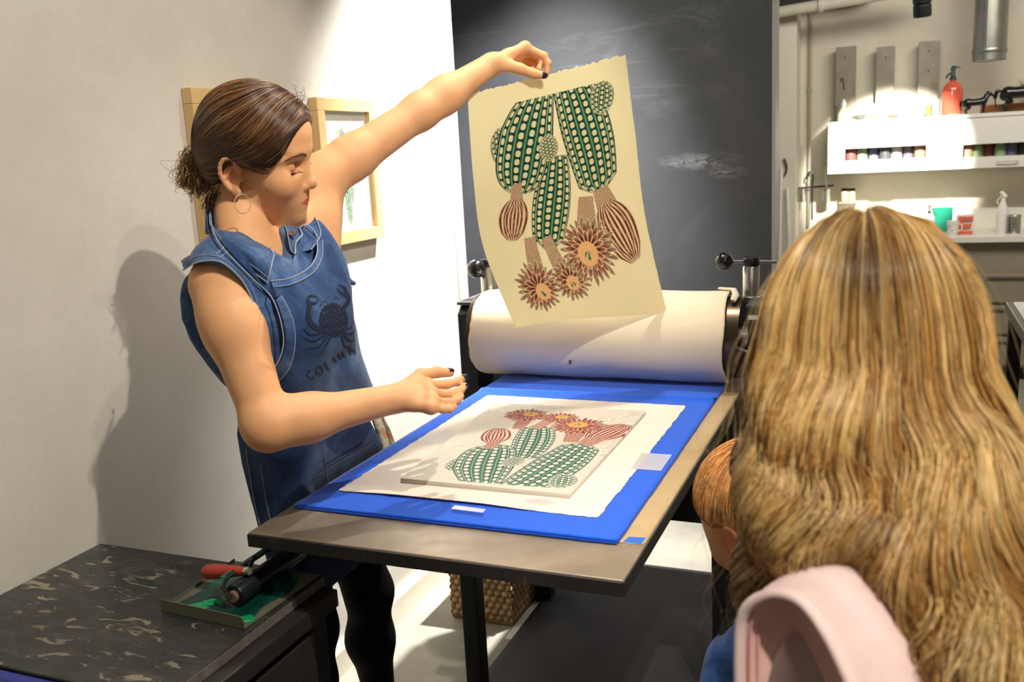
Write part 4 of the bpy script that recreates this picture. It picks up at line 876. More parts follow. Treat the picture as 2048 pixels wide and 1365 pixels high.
# nails in dark polish
M_nail = mat('dark_blue_polish', srgb(34, 40, 56), .2, spec=.6)
def nail(tip, prev, upd, r=.0062, ln=.0115, parent=woman, m=M_nail):
    d = tip-prev; d /= np.linalg.norm(d); u = upd-d*(upd@d); u /= np.linalg.norm(u); w = np.cross(d, u); V = []; nu, nv = 7, 6
    for i in range(nu):
        for j in range(nv):
            a = (i/(nu-1)-.5)*1.7; t = j/(nv-1); rr = r*1.13*(1-.10*t*t); sh = 1-.25*(abs(i/(nu-1)-.5)*2)**3*(t > .7)
            V.append(tip+d*(-ln*.45+ln*t*sh)+(math.cos(a)*u+math.sin(a)*w)*rr*(1-.12*(t > .9)))
    F = [(i*nv+j, (i+1)*nv+j, (i+1)*nv+j+1, i*nv+j+1) for i in range(nu-1) for j in range(nv-1)]; me = meshdata('fingernail', V, F); o = link('fingernail', me, m, parent, True)
    sm = o.modifiers.new('s', 'SOLIDIFY'); sm.thickness = .0008; sm.offset = 0; return o
nail(nearT[3], nearT[2], -DWN-FWD*.6, .0078, .012); nail(nearF[0][2], nearF[0][1], -DWN*.6+RGT, .0064, .010)
nail(farT[3], farT[2], -FWD*1.0+DWN*.15, .0078, .013)
nail(nearF[1][2], nearF[1][1], RGT-DWN*.2, .0060, .007)
# hoop earring
M_gold = mat('thin_gold', srgb(250, 232, 186), .3, .7)
ec = P(485, 408, 1.588); th_ = np.linspace(0, 2*math.pi, 48, endpoint=False)
MB().tube([ec+.0108*math.cos(a)*RGT+.0165*math.sin(a)*DWN+.010*math.cos(a)*FWD for a in th_], .00075, 8, True).build('hoop_earring', M_gold, woman, True)

# ---- clothes
WY = 1.52
TOR = [(1.415, P(492, 520, 1.70), .055, .058), (1.36, P(500, 545, 1.70), .105, .080), (1.30, P(520, 590, 1.71), .152, .105), (1.22, P(548, 655, 1.735), .150, .118),
       (1.14, P(585, 735, 1.775), .132, .108), (1.06, P(605, 815, 1.83), .130, .106), (.97, P(622, 895, 1.90), .155, .120), (.86, P(640, 970, 1.965), .178, .132), (.74, P(655, 1060, 2.03), .190, .135), (.56, P(676, 1150, 2.10), .195, .135)]
TDX = lambda z: -.035*min(max((1.12-z)/.15, 0), 1)
def torows(dw=0., dd=0., z0=0, z1=9): return [(c[2], c[0]+TDX(z), c[1]-1.9*TDX(z), a+dw-.7*TDX(z), b+dd-.6*TDX(z), math.pi/2-.10) for z, c, a, b in TOR if z0 <= z <= z1]
def poly2(pts, k=.0, d0=1.75):
    """prism along the lines of sight with this outline (pixels); distance in metres"""
    q = np.array(pts, float); q2 = np.roll(q, -1, 0)
    def f(p):
        x, y, z = PX(p); s = p.shape[:-1]; d = np.full(s, 1e9); inside = np.zeros(s, bool)
        for a, b in zip(q, q2):
            ex, ey = b-a; wx, wy = x-a[0], y-a[1]; t = np.clip((wx*ex+wy*ey)/(ex*ex+ey*ey+1e-9), 0, 1); d = np.minimum(d, (wx-ex*t)**2+(wy-ey*t)**2)
            c = ((a[1] > y) != (b[1] > y)) & (x < (b[0]-a[0])*(y-a[1])/(b[1]-a[1]+1e-12)+a[0]); inside ^= c
        return np.where(inside, -1, 1)*np.sqrt(d)*z/FPX
    return f
def denim(name, c1, c2, c3, sc_=9):
    t = NT(name); v = t.coord(); a = t.noise(sc_, 6, .7, v, .5); c = t.ramp(a, [(.34, c1), (.50, c2), (.66, c3)]); c = t.mix(.5, c, t.ramp(t.noise(sc_*5, 5, .7, v, .3), [(.30, (.42, .45, .5, 1)), (.68, (1, 1, 1, 1))]), 'MULTIPLY')
    w = t.n('ShaderNodeTexWave', wave_type='BANDS', bands_direction='DIAGONAL'); w.inputs['Scale'].default_value = 420; w.inputs['Distortion'].default_value = 2.; t.l(v, w.inputs['Vector'])
    c = t.mix(.22, c, t.ramp(w.outputs['Fac'], [(.2, srgb(30, 48, 80)), (.8, srgb(120, 146, 186))]), 'OVERLAY')
    f = t.noise(340, 3, .7, t.coord((1, 1, 2.2))); c = t.mix(.30, c, t.ramp(f, [(.3, (.35, .35, .35, 1)), (.7, (1, 1, 1, 1))]), 'MULTIPLY')
    t.base(c); t.b.inputs['Roughness'].default_value = .88; t.b.inputs['Specular IOR Level'].default_value = .2; t.b.inputs['Sheen Weight'].default_value = .15
    t.bump(t.noise(260, 5, .75, v), .35, .0015); return t.m
M_den1 = denim('washed_denim', srgb(46, 76, 122), srgb(74, 106, 152), srgb(120, 148, 184))
M_den2 = denim('apron_denim', srgb(32, 60, 102), srgb(50, 82, 128), srgb(82, 114, 156))
M_den3 = denim('shaded_denim', srgb(22, 46, 80), srgb(30, 58, 96), srgb(44, 76, 118))  # skirt denim darkened, carries the shade the bed throws
M_seam = mat('pale_stitching', srgb(150, 160, 178), .9); M_thread = mat('orange_brown_thread', srgb(128, 110, 104), .9)
def folds(amp, seeds=3, fx=(16, 10, 26)):
    def f(p):
        q = p*np.array(fx); w = vnoise(q*.5, 1., seeds)*1.2; s = np.sin(q[..., 2]*1.1+q[..., 0]*.9+w*3.0)+.6*vnoise(q*.9, 1., seeds+5); return amp*s
    return N(f, (0, 0, 0), 1e3, 'w')
armhole_near = [(330, 560), (350, 640), (386, 690), (430, 760), (520, 760), (530, 700), (510, 655), (513, 632), (503, 602), (485, 567), (456, 537), (430, 525), (400, 524), (378, 536), (362, 562), (330, 540)]
vest = [zloft(torows(.012, .010, .9), .02), rc(NB+np.array([0, 0, -.006]), SHN+np.array([-.004, .012, .012]), .068, .066, .05), rc(SHN+np.array([-.02, .02, -.01]), P(420, 650, 1.68), .056, .060, .05), rc(NB+np.array([0, 0, -.01]), P(625, 470, 1.84), .060, .056, .05), rc(P(640, 560, 1.80), P(632, 455, 1.84), .060, .052, .05),
        N(poly2([(426, 380), (400, 455), (376, 512), (360, 560), (357, 600), (362, 640), (386, 684), (430, 760), (486, 800), (490, 1000), (900, 1000), (900, 640), (720, 640), (712, 600), (690, 520), (662, 470), (642, 440), (628, 416), (600, 396), (560, 380)]), (0, 0, 0), 1e3, 'i', .006)]
vest += [N(poly2(armhole_near), (0, 0, 0), 1e3, 's', .004)]
vest[-1].f = (lambda g: (lambda p: np.maximum(g(p), (p-P(470, 600, 1.60))@FWD-.055)))(vest[-1].f)
neckcut = [rc(H(-.02, 0, -.02), NB+np.array([.004, 0, .030]), .056, .060, .01, 's'), rc(NB+np.array([.02, 0, .03]), P(572, 492, 1.675), .042, .020, .02, 's')]
vest += neckcut+[folds(.0022, 3)]
V, F = sdf_mesh(vest, .003, 20, smooth=1, lo=(-9, -9, 1.0)); link('vest', meshdata('vest', V, F), M_den1, woman, True)
VF = lambda p: evl(vest, p)
apron_out = [(541, 562), (579, 557), (617, 537), (633, 511), (634, 482), (626, 462), (640, 440), (662, 478), (686, 530), (701, 570), (707, 620), (713, 700), (717, 770), (722, 806), (742, 846), (766, 890), (790, 960), (790, 1290), (540, 1290), (530, 1090), (503, 1005), (484, 930), (474, 870), (478, 820), (500, 760), (535, 747), (556, 728), (568, 688), (563, 646), (550, 605)]
aprbase = [zloft(torows(.020, .024), .02, e=2.8), rc(P(640, 560, 1.78), P(560, 640, 1.70), .070, .085, .06), folds(.0060, 9, (8, 7, 13))]
BEDX = N(lambda p: p[..., 0]+1.040-.40*np.clip(p[..., 2]-.90, 0, 1)+.25*np.clip(.90-p[..., 2], 0, 1), (0, 0, 0), 1e3, 'i', .012)
apron = aprbase+[BEDX, N(lambda p: .80-p[..., 2], (0, 0, 0), 1e3, 'i', .003), N(poly2(apron_out), (0, 0, 0), 1e3, 'i', .003), N(lambda p: p[..., 2]-1.375, (0, 0, 0), 1e3, 'i', .003)]
V, F = sdf_mesh(apron, .003, 20, smooth=2); link('apron', meshdata('apron', V, F), M_den2, woman, True)
AF = lambda p: evl(aprbase, p)
skirt = [zloft(torows(.012, .016, 0, 1.02), .02, e=2.8), folds(.006, 12, (14, 12, 6)), BEDX, N(poly2([(476, 800), (474, 870), (484, 930), (503, 1005), (530, 1092), (545, 1180), (640, 1215), (700, 1200), (770, 1140), (790, 1000), (765, 890), (742, 850), (720, 800)]), (0, 0, 0), 1e3, 'i', .004)]
V, F = sdf_mesh(skirt, .004, 16, smooth=1); link('skirt', meshdata('skirt', V, F), M_den3, woman, True)
UF = lambda p: np.minimum(VF(p), evl(apron, p))
def seam(px, f=None, r=.0011, name='seam', m=M_seam, off=.001, n=60, d0=1.3):
    q = smoothpath(np.array(px, float), n); pts = trace(f or UF, q, d0, off=off); ok = np.abs(np.gradient(np.linalg.norm(pts-CAMP, axis=1))) < .03; 
    z_ = (pts-CAMP)@FWD; md = np.median(z_); pts = CAMP+(pts-CAMP)*(np.clip(z_, md-.10, md+.10)/z_)[:, None]
    return MB().tube(pts, r, 6).build(name, m, woman, True)
def ruled(pa, pb, f, off, th, name, m, na=60, nb=10, parent=woman, bulge=0., d0=1.3):
    a, b = smoothpath(np.array(pa, float), na), smoothpath(np.array(pb, float), na); t = np.linspace(0, 1, nb)
    q = a[:, None]*(1-t[:, None])+b[:, None]*t[:, None]; p = trace(f, q.reshape(-1, 2), d0, off=0).reshape(na, nb, 3)
    z_ = (p-CAMP)@FWD; md = np.median(z_); p = CAMP+(p-CAMP)*(np.clip(z_, md-.11, md+.11)/z_)[..., None]
    for _ in range(6): p[1:-1] = (p[:-2]+2*p[1:-1]+p[2:])/4; p[:, 1:-1] = (p[:, :-2]+2*p[:, 1:-1]+p[:, 2:])/4
    tocam = CAMP-p; tocam /= np.linalg.norm(tocam, axis=2)[..., None]; o_ = (off+bulge*np.sin(t*math.pi))[None, :, None] if not callable(off) else off(np.linspace(0, 1, na)[:, None], t[None])[..., None]
    T = p+tocam*(o_+th); B = p+tocam*o_; T2, B2 = T.reshape(-1, 3), B.reshape(-1, 3); n = len(T2); i = np.arange(n).reshape(na, nb)
    F = [np.stack([i[:-1, :-1], i[1:, :-1], i[1:, 1:], i[:-1, 1:]], -1).reshape(-1, 4)]; F.append(F[0][:, ::-1]+n); bd = np.concatenate([i[:, 0], i[-1, 1:], i[-2::-1, -1], i[0, -2:0:-1]]); b2 = np.roll(bd, -1)
    F.append(np.stack([bd+n, b2+n, b2, bd], -1)); return link(name, meshdata(name, np.concatenate([T2, B2]), np.concatenate(F)), m, parent, True), T
# stand of the collar round the neck
NT_ = H(-.030, 0, -.03); pl = np.cross(P(572, 492, 1.68)-P(427, 398, 1.71), P(492, 452, 1.60)-P(427, 398, 1.71)); pl = pl if pl[2] > 0 else -pl
stand = [rc(NT_, NB, .062, .070, .01), half(P(427, 398, 1.71), pl, .004), rc(NT_+[0, 0, .05], NB, .0575, .0645, .004, 's'), N(lambda p: 1.385-p[..., 2], (0, 0, 0), 1e3, 'i', .004), N(lambda p: p[..., 0]-(NB[0]+.052), (0, 0, 0), 1e3, 'i', .004)]
V, F = sdf_mesh(stand, .0025, 16, smooth=1); link('collar_stand', meshdata('collar_stand', V, F), M_den1, woman, True)
SF = lambda p: np.minimum(VF(p), evl(stand, p))
# apron strap from the shoulder to the bib, with its seam
ruled([(424, 436), (438, 478), (474, 520), (513, 560), (545, 600)], [(446, 432), (462, 468), (498, 505), (533, 545), (562, 590)], UF, .003, .003, 'apron_strap', M_den2)
seam([(421, 440), (434, 480), (471, 523), (510, 562), (534, 584), (549, 606), (562, 646), (567, 688), (555, 727), (536, 746)], off=.0075, r=.0012)
# near collar leaf, standing off the neck
cin = [(430, 402), (440, 426), (458, 440), (495, 450), (528, 480), (548, 509)]; cout = [(421, 408), (419, 436), (424, 462), (446, 496), (478, 524), (508, 546), (535, 566)]
co, TC = ruled(cin, cout, SF, lambda a, t: .012+.016*np.sin(t*math.pi)*(.4+.6*a)+.006*(1-t), .003, 'collar', M_den1, 70, 14)
for k_, e_ in ((-1, 1.), (0, 1.)): MB().tube(TC[:, k_]+(CAMP-TC[:, k_])*.0006, .0012, 6).build('seam', M_seam, woman, True)
MB().tube(TC[-1], .0012, 6).build('seam', M_seam, woman, True)
MB().tube(TC[:, -3]+(CAMP-TC[:, -3])*.0004, .0007, 6).build('seam', M_seam, woman, True)
# far collar leaf and the gathered front below it
co2, TC2 = ruled([(562, 443), (572, 456), (577, 478), (582, 500), (590, 508)], [(606, 402), (622, 420), (638, 452), (640, 474), (622, 500)], SF, lambda a, t: .002+.006*np.sin(t*5+a*3), .003, 'collar', M_den1, 50, 14)
MB().tube(TC2[:, -1]+(CAMP-TC2[:, -1])*.0006, .0012, 6).build('seam', M_seam, woman, True); MB().tube(TC2[:, 0]+(CAMP-TC2[:, 0])*.0006, .0012, 6).build('seam', M_seam, woman, True)
seam([(590, 509), (592, 486), (604, 470), (600, 456), (612, 450), (628, 462), (636, 478)], VF, .0016, off=.008)
b_ = MB(); bp = trace(VF, [(586, 466)], off=.012)[0]; b_.lathe(bp, [(.0055, 0), (.006, .001), (.004, .003)], 16, CAMP-bp); b_.build('snap_button', mat('copper_snap', srgb(190, 150, 130), .3, .8), woman, True)
# bib edge bands
ruled([(541, 562), (579, 557), (617, 537), (633, 511), (634, 482)], [(545, 574), (584, 568), (625, 546), (643, 514), (644, 480)], lambda p: evl(apron, p), .001, .002, 'bib_hem', M_den1)
seam([(541, 562), (579, 557), (617, 537), (633, 511), (634, 482), (627, 464)], r=.0011, off=.003); seam([(546, 574), (585, 568), (626, 546), (644, 514), (645, 480)], r=.0008, off=.002)
ruled([(536, 572), (553, 604), (567, 645), (571, 688), (559, 728), (538, 750)], [(548, 572), (570, 604), (586, 645), (589, 690), (578, 736), (556, 764)], lambda p: evl(apron, p), .001, .0025, 'apron_hem', M_den1)
seam([(550, 574), (571, 606), (587, 645), (590, 690), (579, 736), (557, 764)], r=.0008, off=.002)
# armhole binding
ruled([(368, 540), (380, 531), (402, 522), (432, 521), (458, 533), (487, 563), (506, 600), (516, 632), (508, 652)], [(362, 522), (376, 512), (402, 505), (436, 507), (466, 522), (499, 556), (517, 596), (526, 634), (520, 660)], VF, .0008, .002, 'armhole_binding', M_den1)
seam([(366, 541), (380, 532), (402, 523), (432, 522), (457, 534), (486, 564), (505, 601), (515, 632), (505, 652)], VF, .0013, off=.003); seam([(364, 528), (378, 518), (402, 511), (434, 513), (462, 528), (495, 560), (513, 600), (521, 634)], VF, .0006, off=.003)
seam([(432, 508), (445, 498), (452, 488)], VF, .0012); seam([(440, 516), (452, 506), (460, 496)], VF, .0012)
seam([(522, 930), (532, 1000), (548, 1075), (556, 1110)], r=.0008, off=.002); seam([(492, 900), (508, 1000), (530, 1090)], r=.0010, off=.002); seam([(690, 780), (652, 862), (652, 930), (660, 990)], r=.0006, off=.002)
# far strap end with its toggle
tp = smoothpath([P(640, 450, 1.80), P(668, 500, 1.80), P(690, 545, 1.80), P(700, 560, 1.79), P(709, 569, 1.785)], 24); MB().tube(tp, [.004]*19+[.0045, .0058, .0062, .0060, .004], 8, flat=.7).build('strap_end', M_den1, woman, True)
# crab print and lettering on the bib
def ink():
    x0, x1, y0, y1, st = 604, 716, 562, 762, .8; xs, ys = np.arange(x0, x1, st), np.arange(y0, y1, st); X, Y = np.meshgrid(xs, ys, indexing='ij'); m = np.zeros(X.shape, bool)
    def line(pts, w, w2=None):
        nonlocal m
        p = smoothpath(np.array(pts, float), 26)
        for i, (a, b) in enumerate(zip(p[:-1], p[1:])):
            e = b-a; t = np.clip(((X-a[0])*e[0]+(Y-a[1])*e[1])/(e@e+1e-9), 0, 1); ww = w+(w2-w)*i/25 if w2 is not None else w; m |= np.hypot(X-a[0]-e[0]*t, Y-a[1]-e[1]*t) < ww/2
    ca, sa = math.cos(-.25), math.sin(-.25); u, v = (X-668)*ca+(Y-640)*sa, -(X-668)*sa+(Y-640)*ca; r = np.hypot(u/29, v/34); th = np.arctan2(v, u)
    body_ = (r < 1+.04*np.cos(th*26)); tex = (np.sin(u*.9+np.sin(v*.35)*1.5)*np.sin(v*.5+u*.12) > -.45) | (r > .90) | (np.abs(u) < 1.2); m |= body_ & tex
    line([(645, 660), (626, 652), (617, 632), (620, 608)], 11, 9); line([(619, 612), (616, 596), (624, 592), (634, 594)], 8, 2); line([(622, 606), (632, 606), (637, 596)], 7, 2)
    line([(690, 612), (698, 600), (693, 586)], 8, 8); line([(694, 590), (690, 576), (676, 570)], 7, 2); line([(690, 590), (680, 584), (674, 577)], 5, 1.5)
    for k, (a, b, c) in enumerate((((648, 664), (622, 670), (607, 658)), ((650, 670), (628, 682), (608, 676)), ((654, 674), (636, 694), (614, 696)), ((660, 676), (648, 700), (634, 716)))): line([a, b, c], 5.5-.5*k, 1.2)
    for k, (a, b, c) in enumerate((((690, 660), (702, 655), (708, 640)), ((690, 666), (704, 668), (712, 658)), ((688, 670), (700, 682), (710, 680)), ((684, 674), (690, 692), (704, 700)))): line([a, b, c], 4.5, 1.2)
    line([(640, 612), (648, 602), (655, 606)], 2.5, 1); line([(668, 600), (672, 594), (680, 600)], 2.5, 1)
    def letter(ch, cx, cy, h, rot):
        S = {'C': [[(.9, .15), (.5, 0), (.1, .3), (.1, .7), (.5, 1), (.9, .85)]], 'O': [[(.5, 0), (.05, .3), (.05, .7), (.5, 1), (.95, .7), (.95, .3), (.5, 0)]], 'L': [[(.2, 0), (.2, .99)], [(.2, 1), (.85, 1)]], 'I': [[(.5, 0), (.5, 1)]],
             'N': [[(.1, 1), (.1, 0)], [(.1, 0), (.9, 1)], [(.9, 1), (.9, 0)]], 'A': [[(.05, 1), (.5, 0)], [(.5, 0), (.95, 1)], [(.25, .62), (.75, .62)]]}[ch]
        for s_ in S: line([(cx+((a-.5)*.72*h)*math.cos(rot)-(b-.5)*h*math.sin(rot), cy+((a-.5)*.72*h)*math.sin(rot)+(b-.5)*h*math.cos(rot)) for a, b in s_], 2.8, 2.8)
    for ch, cx, cy in zip('COLINA', (621, 639, 657, 671, 684, 702), (750, 741, 731, 722, 713, 700)): letter(ch, cx, cy, 18, -.5)
    pts = trace(lambda p: evl(apron, p), np.stack([X, Y], -1).reshape(-1, 2), off=.0014); keep = m[:-1, :-1] & m[1:, 1:]
    i = np.arange(X.size).reshape(X.shape); F = np.stack([i[:-1, :-1], i[1:, :-1], i[1:, 1:], i[:-1, 1:]], -1); z = (pts-CAMP)@FWD; Z = z.reshape(X.shape)
    keep &= (np.abs(Z[1:, 1:]-Z[:-1, :-1]) < .02) & (Z[:-1, :-1] < 2.1); F = F[keep]; used, inv = np.unique(F, return_inverse=True)
    link('crab_print', meshdata('crab_print', pts[used], inv.reshape(-1, 4)), mat('dark_ink', srgb(16, 28, 52), .8), woman)
ink()
# legs in black tights, shoes
M_tight = mat('black_tights', srgb(12, 13, 16), .8, spec=.2); M_shoe = mat('black_leather', srgb(16, 16, 17), .4)
for (hp, kn, an, toe) in ((( -1.215, 1.575, .78), (-1.205, 1.60, .47), (-1.235, 1.62, .09), (-1.10, 1.60, .035)), ((-1.215, 1.73, .76), (-1.175, 1.80, .47), (-1.205, 1.86, .09), (-1.07, 1.84, .035))):
    hp, kn, an, toe = map(np.array, (hp, kn, an, toe)); cf = (kn*.62+an*.38)+np.array([-.012, 0, 0])
    V, F = sdf_mesh([rc(hp, kn, .072, .058, .04), rc(kn, cf, .053, .055, .03), rc(cf, an, .054, .034, .04)], .006, 12); link('leg', meshdata('leg', V, F), M_tight, woman, True)
    hl = an*[1, 1, 0]+np.array([-.025, 0, .045]); V, F = sdf_mesh([rc(hl, toe+[0, 0, .0], .036, .030, .03, flat=(0, 1, 0), fr=1.15), rc(an+[0, 0, .01], hl+[.02, 0, .01], .044, .042, .03), half((0, 0, .004), (0, 0, -1), .004)], .005, 12); link('shoe', meshdata('shoe', V, F), M_shoe, woman, True)
# ---- her hair: a close cap swept to the side, a clipped knot at the back
cap = [hell((-.004, 0, .052), (.100, .087, .090)), hell((.034, -.02, .066), (.074, .071, .056), .03), hell((-.042, 0, .010), (.062, .070, .068), .03),
       hrc((.070, -.035, .060), (.030, -.072, .028), .022, .016, .02),
       N(lambda p: -(hloc(p)[..., 2]-np.interp(hloc(p)[..., 0], [-.12, -.06, -.035, -.018, .0, .03, .055, .075, .092, .12], [-.045, -.040, -.020, .010, .014, .012, .016, .042, .085, .16]))*.6, (0, 0, 0), 1e3, 'i', .010),
       N(lambda p: (hloc(p)[..., 0]-.098), (0, 0, 0), 1e3, 'i', .01)]
CAPF = lambda p: evl(cap, p)
M_hair1 = attrmat('brown_hair', .38, spec=.5, noise_amt=.15)
V, F = sdf_mesh(cap, .0035, 16, smooth=2); q = hloc(V)
c0 = L3(62, 40, 26)*np.ones((len(V), 3)); hair = link('hair', meshdata('hair', V, F, c0), M_hair1, woman, True)
def flow(starts, fdir, f, steps=60, ds=.004, off=.001, jit=0.):
    p = starts.copy(); out = [p.copy()]; r_ = rng.normal(0, 1, (len(p), 1)); o = off*(1+.8*rng.random(len(p)))
    for k in range(steps):
        g = grad(f, p, .002); d = fdir(p, r_, k/steps); d = d-g*(d*g).sum(1)[:, None]; d /= np.linalg.norm(d, axis=1)[:, None]+1e-9; p = p+d*ds; p = p-(f(p)-o)[:, None]*g*.8; out.append(p.copy())
    return np.stack(out, 1)
def hdir(p, r, t):
    q = hloc(p); kn = np.array([-.105, -.02, -.012]); d = kn-q                            # everything ends in the knot
    front = np.clip((q[:, 0]+.02)/.07, 0, 1)[:, None]; side = np.array([-.25, -.75, -.62])[None]  # the fringe falls over the brow to the ear first
    top = np.clip((q[:, 2]-.045)/.05, 0, 1)[:, None]; d = d/np.linalg.norm(d, axis=1)[:, None]; d = d*(1-front*(.35+.5*top))+side*front*(.35+.6*top)
    d = d+r*.05; return d@HR.T
ns = 5200; st = H(0, 0, .05)+rng.normal(0, 1, (ns, 3))*.1; st = snap(CAPF, st, .001, 6); ok = (CAPF(st) < .004); st = st[ok]
pa = flow(st, hdir, CAPF, 34, .0045, .0016); cl = rng.random(len(st)); base = np.where(cl[:, None] < .62, L3(74, 48, 30), np.where(cl[:, None] < .86, L3(112, 76, 46), L3(158, 118, 74)))
q0 = hloc(st); tip = np.clip((-q0[:, 0]-.02)/.08, 0, 1)[:, None]*.55*np.clip((.06-q0[:, 2])/.05, 0, 1)[:, None]; base = base*(1-tip)+L3(170, 132, 84)*tip; base = base*rng.uniform(.75, 1.25, (len(st), 1))
strands(pa, rng.uniform(.00035, .0008, len(st)), 'hair_strands', M_hair1, hair, base)
# knot with loose blond ends and a dark clip
kn = P(384, 345, 1.72); M_clip = mat('dark_claw_clip', srgb(40, 28, 24), .3)
def lock(n, c0, c1, sp0, sp1, wav, col, r=(.0003, .0008), steps=26, nm='hair_strands', par=None, curl=0.):
    a = c0+rng.normal(0, 1, (n, 3))*sp0; b = c1+rng.normal(0, 1, (n, 3))*sp1; t = np.linspace(0, 1, steps)[None, :, None]; w = rng.normal(0, 1, (n, 1, 3))
    p = a[:, None]*(1-t)+b[:, None]*t+w*wav*np.sin(t*math.pi)+rng.normal(0, 1, (n, 1, 3))*wav*.35*np.sin(t*math.pi*2+1); strands(p, rng.uniform(*r, n), nm, M_hair1, par or hair, col*rng.uniform(.65, 1.25, (n, 1)))
BL = L3(196, 158, 104)
V, F = sdf_mesh([ell(P(392, 345, 1.715), (.022, .024, .030), None, .01), rc(P(392, 330, 1.70), P(410, 372, 1.70), .018, .012, .02)], .003, 12); link('hair_knot', meshdata('hair_knot', V, F, np.ones((len(V), 3))*L3(112, 78, 46)), M_hair1, woman, True)
for c_a, c_b, s0, s1, w, n in ((P(400, 325, 1.70), P(378, 372, 1.70), .008, .006, .014, 220), (P(392, 318, 1.70), P(402, 378, 1.69), .006, .006, .016, 220), (P(385, 335, 1.70), P(358, 368, 1.70), .005, .006, .006, 60), (P(395, 322, 1.71), P(362, 330, 1.70), .005, .007, .008, 60), (P(392, 345, 1.70), P(397, 385, 1.69), .006, .010, .008, 60), (P(388, 318, 1.71), P(368, 305, 1.71), .004, .006, .006, 30)):
    lock(n, c_a, c_b, s0, s1, w, BL if n < 100 else L3(160, 122, 76))
MB().tube(smoothpath([P(380, 304, 1.695), P(394, 318, 1.69), P(404, 340, 1.69), P(408, 360, 1.695)], 16), [.003]*16, 8, flat=.6).build('hair_clip', M_clip, woman, True)
lock(160, P(470, 322, 1.625), P(560, 345, 1.645), .002, .002, .004, L3(150, 108, 66)); lock(50, P(430, 380, 1.665), P(412, 420, 1.675), .006, .006, .004, L3(90, 62, 40)); lock(26, H(.06, -.01, .12), H(.085, .0, .125), .01, .008, .006, L3(120, 90, 60), (.0002, .0004))
# ================================================================== the girl in the foreground, seen from behind
GB = P(1745, 560, .80); girl = empty('person', (.08, .72, 0), 'girl with long wavy blond hair and a pale pink hoodie, seen from behind', 'person')
hull = [ell(P(1745, 622, .800), (.088, .092, .090), None, .02), rc(P(1752, 660, .79), P(1768, 930, .765), .088, .100, .03, flat=FWD, fr=.74), rc(P(1772, 930, .765), P(1930, 1300, .69), .100, .105, .03, flat=FWD, fr=.62), rc(P(1940, 900, .74), P(2080, 1360, .67), .045, .070, .03, flat=FWD, fr=.7),
        rc(P(1572, 700, .83), P(1532, 960, .85), .028, .026, .03), rc(P(1532, 960, .85), P(1525, 1190, .86), .024, .018, .03), rc(P(1600, 900, .82), P(1640, 1110, .82), .05, .035, .03),
        N(poly2([(1735, 418), (1650, 446), (1585, 515), (1542, 605), (1520, 720), (1511, 850), (1505, 960), (1497, 1060), (1492, 1150), (1494, 1215), (1530, 1200), (1600, 1165), (1650, 1125), (1705, 1115), (1775, 1190), (1830, 1290), (1885, 1420), (2150, 1460), (2150, 1000), (2045, 950), (2004, 830), (1990, 720), (1966, 620), (1922, 525), (1850, 450)]), (0, 0, 0), 1e3, 'i', .020)]
HULL = lambda p: evl(hull, p)
# head and neck underneath, hands and body stay one surface
gb = [ell(P(1745, 640, .815), (.068, .078, .076), None, .02), ell(P(1725, 680, .86), (.052, .055, .065), None, .03), rc(P(1750, 680, .83), P(1770, 1050, .80), .045, .05, .02), rc(P(1770, 1040, .82), P(1790, 1340, .86), .045, .05, .02), rc(P(1800, 1400, .88), P(1860, 2400, .92), .11, .12, .05)]
V, F = sdf_mesh(gb, .006, 12); link('body', meshdata('body', V, F, skincol(V)), M_skin, girl, True)
M_hair2 = attrmat('blond_hair', .30, spec=.6, noise_amt=.12, nscale=120)
V, F = sdf_mesh(hull, .005, 12, smooth=2)
def inpoly(X_, Y_, pg):
    ins = np.zeros(np.shape(X_), bool)
    for a_, b_ in zip(pg, np.roll(pg, -1, 0)): ins ^= ((a_[1] > Y_) != (b_[1] > Y_)) & (X_ < (b_[0]-a_[0])*(Y_-a_[1])/(b_[1]-a_[1]+1e-12)+a_[0]+0*Y_)
    return ins
HOODPG = np.array([(1486, 1222), (1560, 1186), (1620, 1160), (1665, 1132), (1708, 1140), (1752, 1200), (1806, 1290), (1862, 1420), (1400, 1420), (1440, 1300)], float)
_x, _y, _z = PX(V); kp = ~inpoly(_x+0., _y-14., HOODPG); F = F[kp[F].all(1)]; V, F = biggest(V, F); ghair = link('hair', meshdata('hair', V, F, np.ones((len(V), 3))*L3(118, 82, 42)), attrmat('blond_undercoat', .95, spec=.05), girl, True)
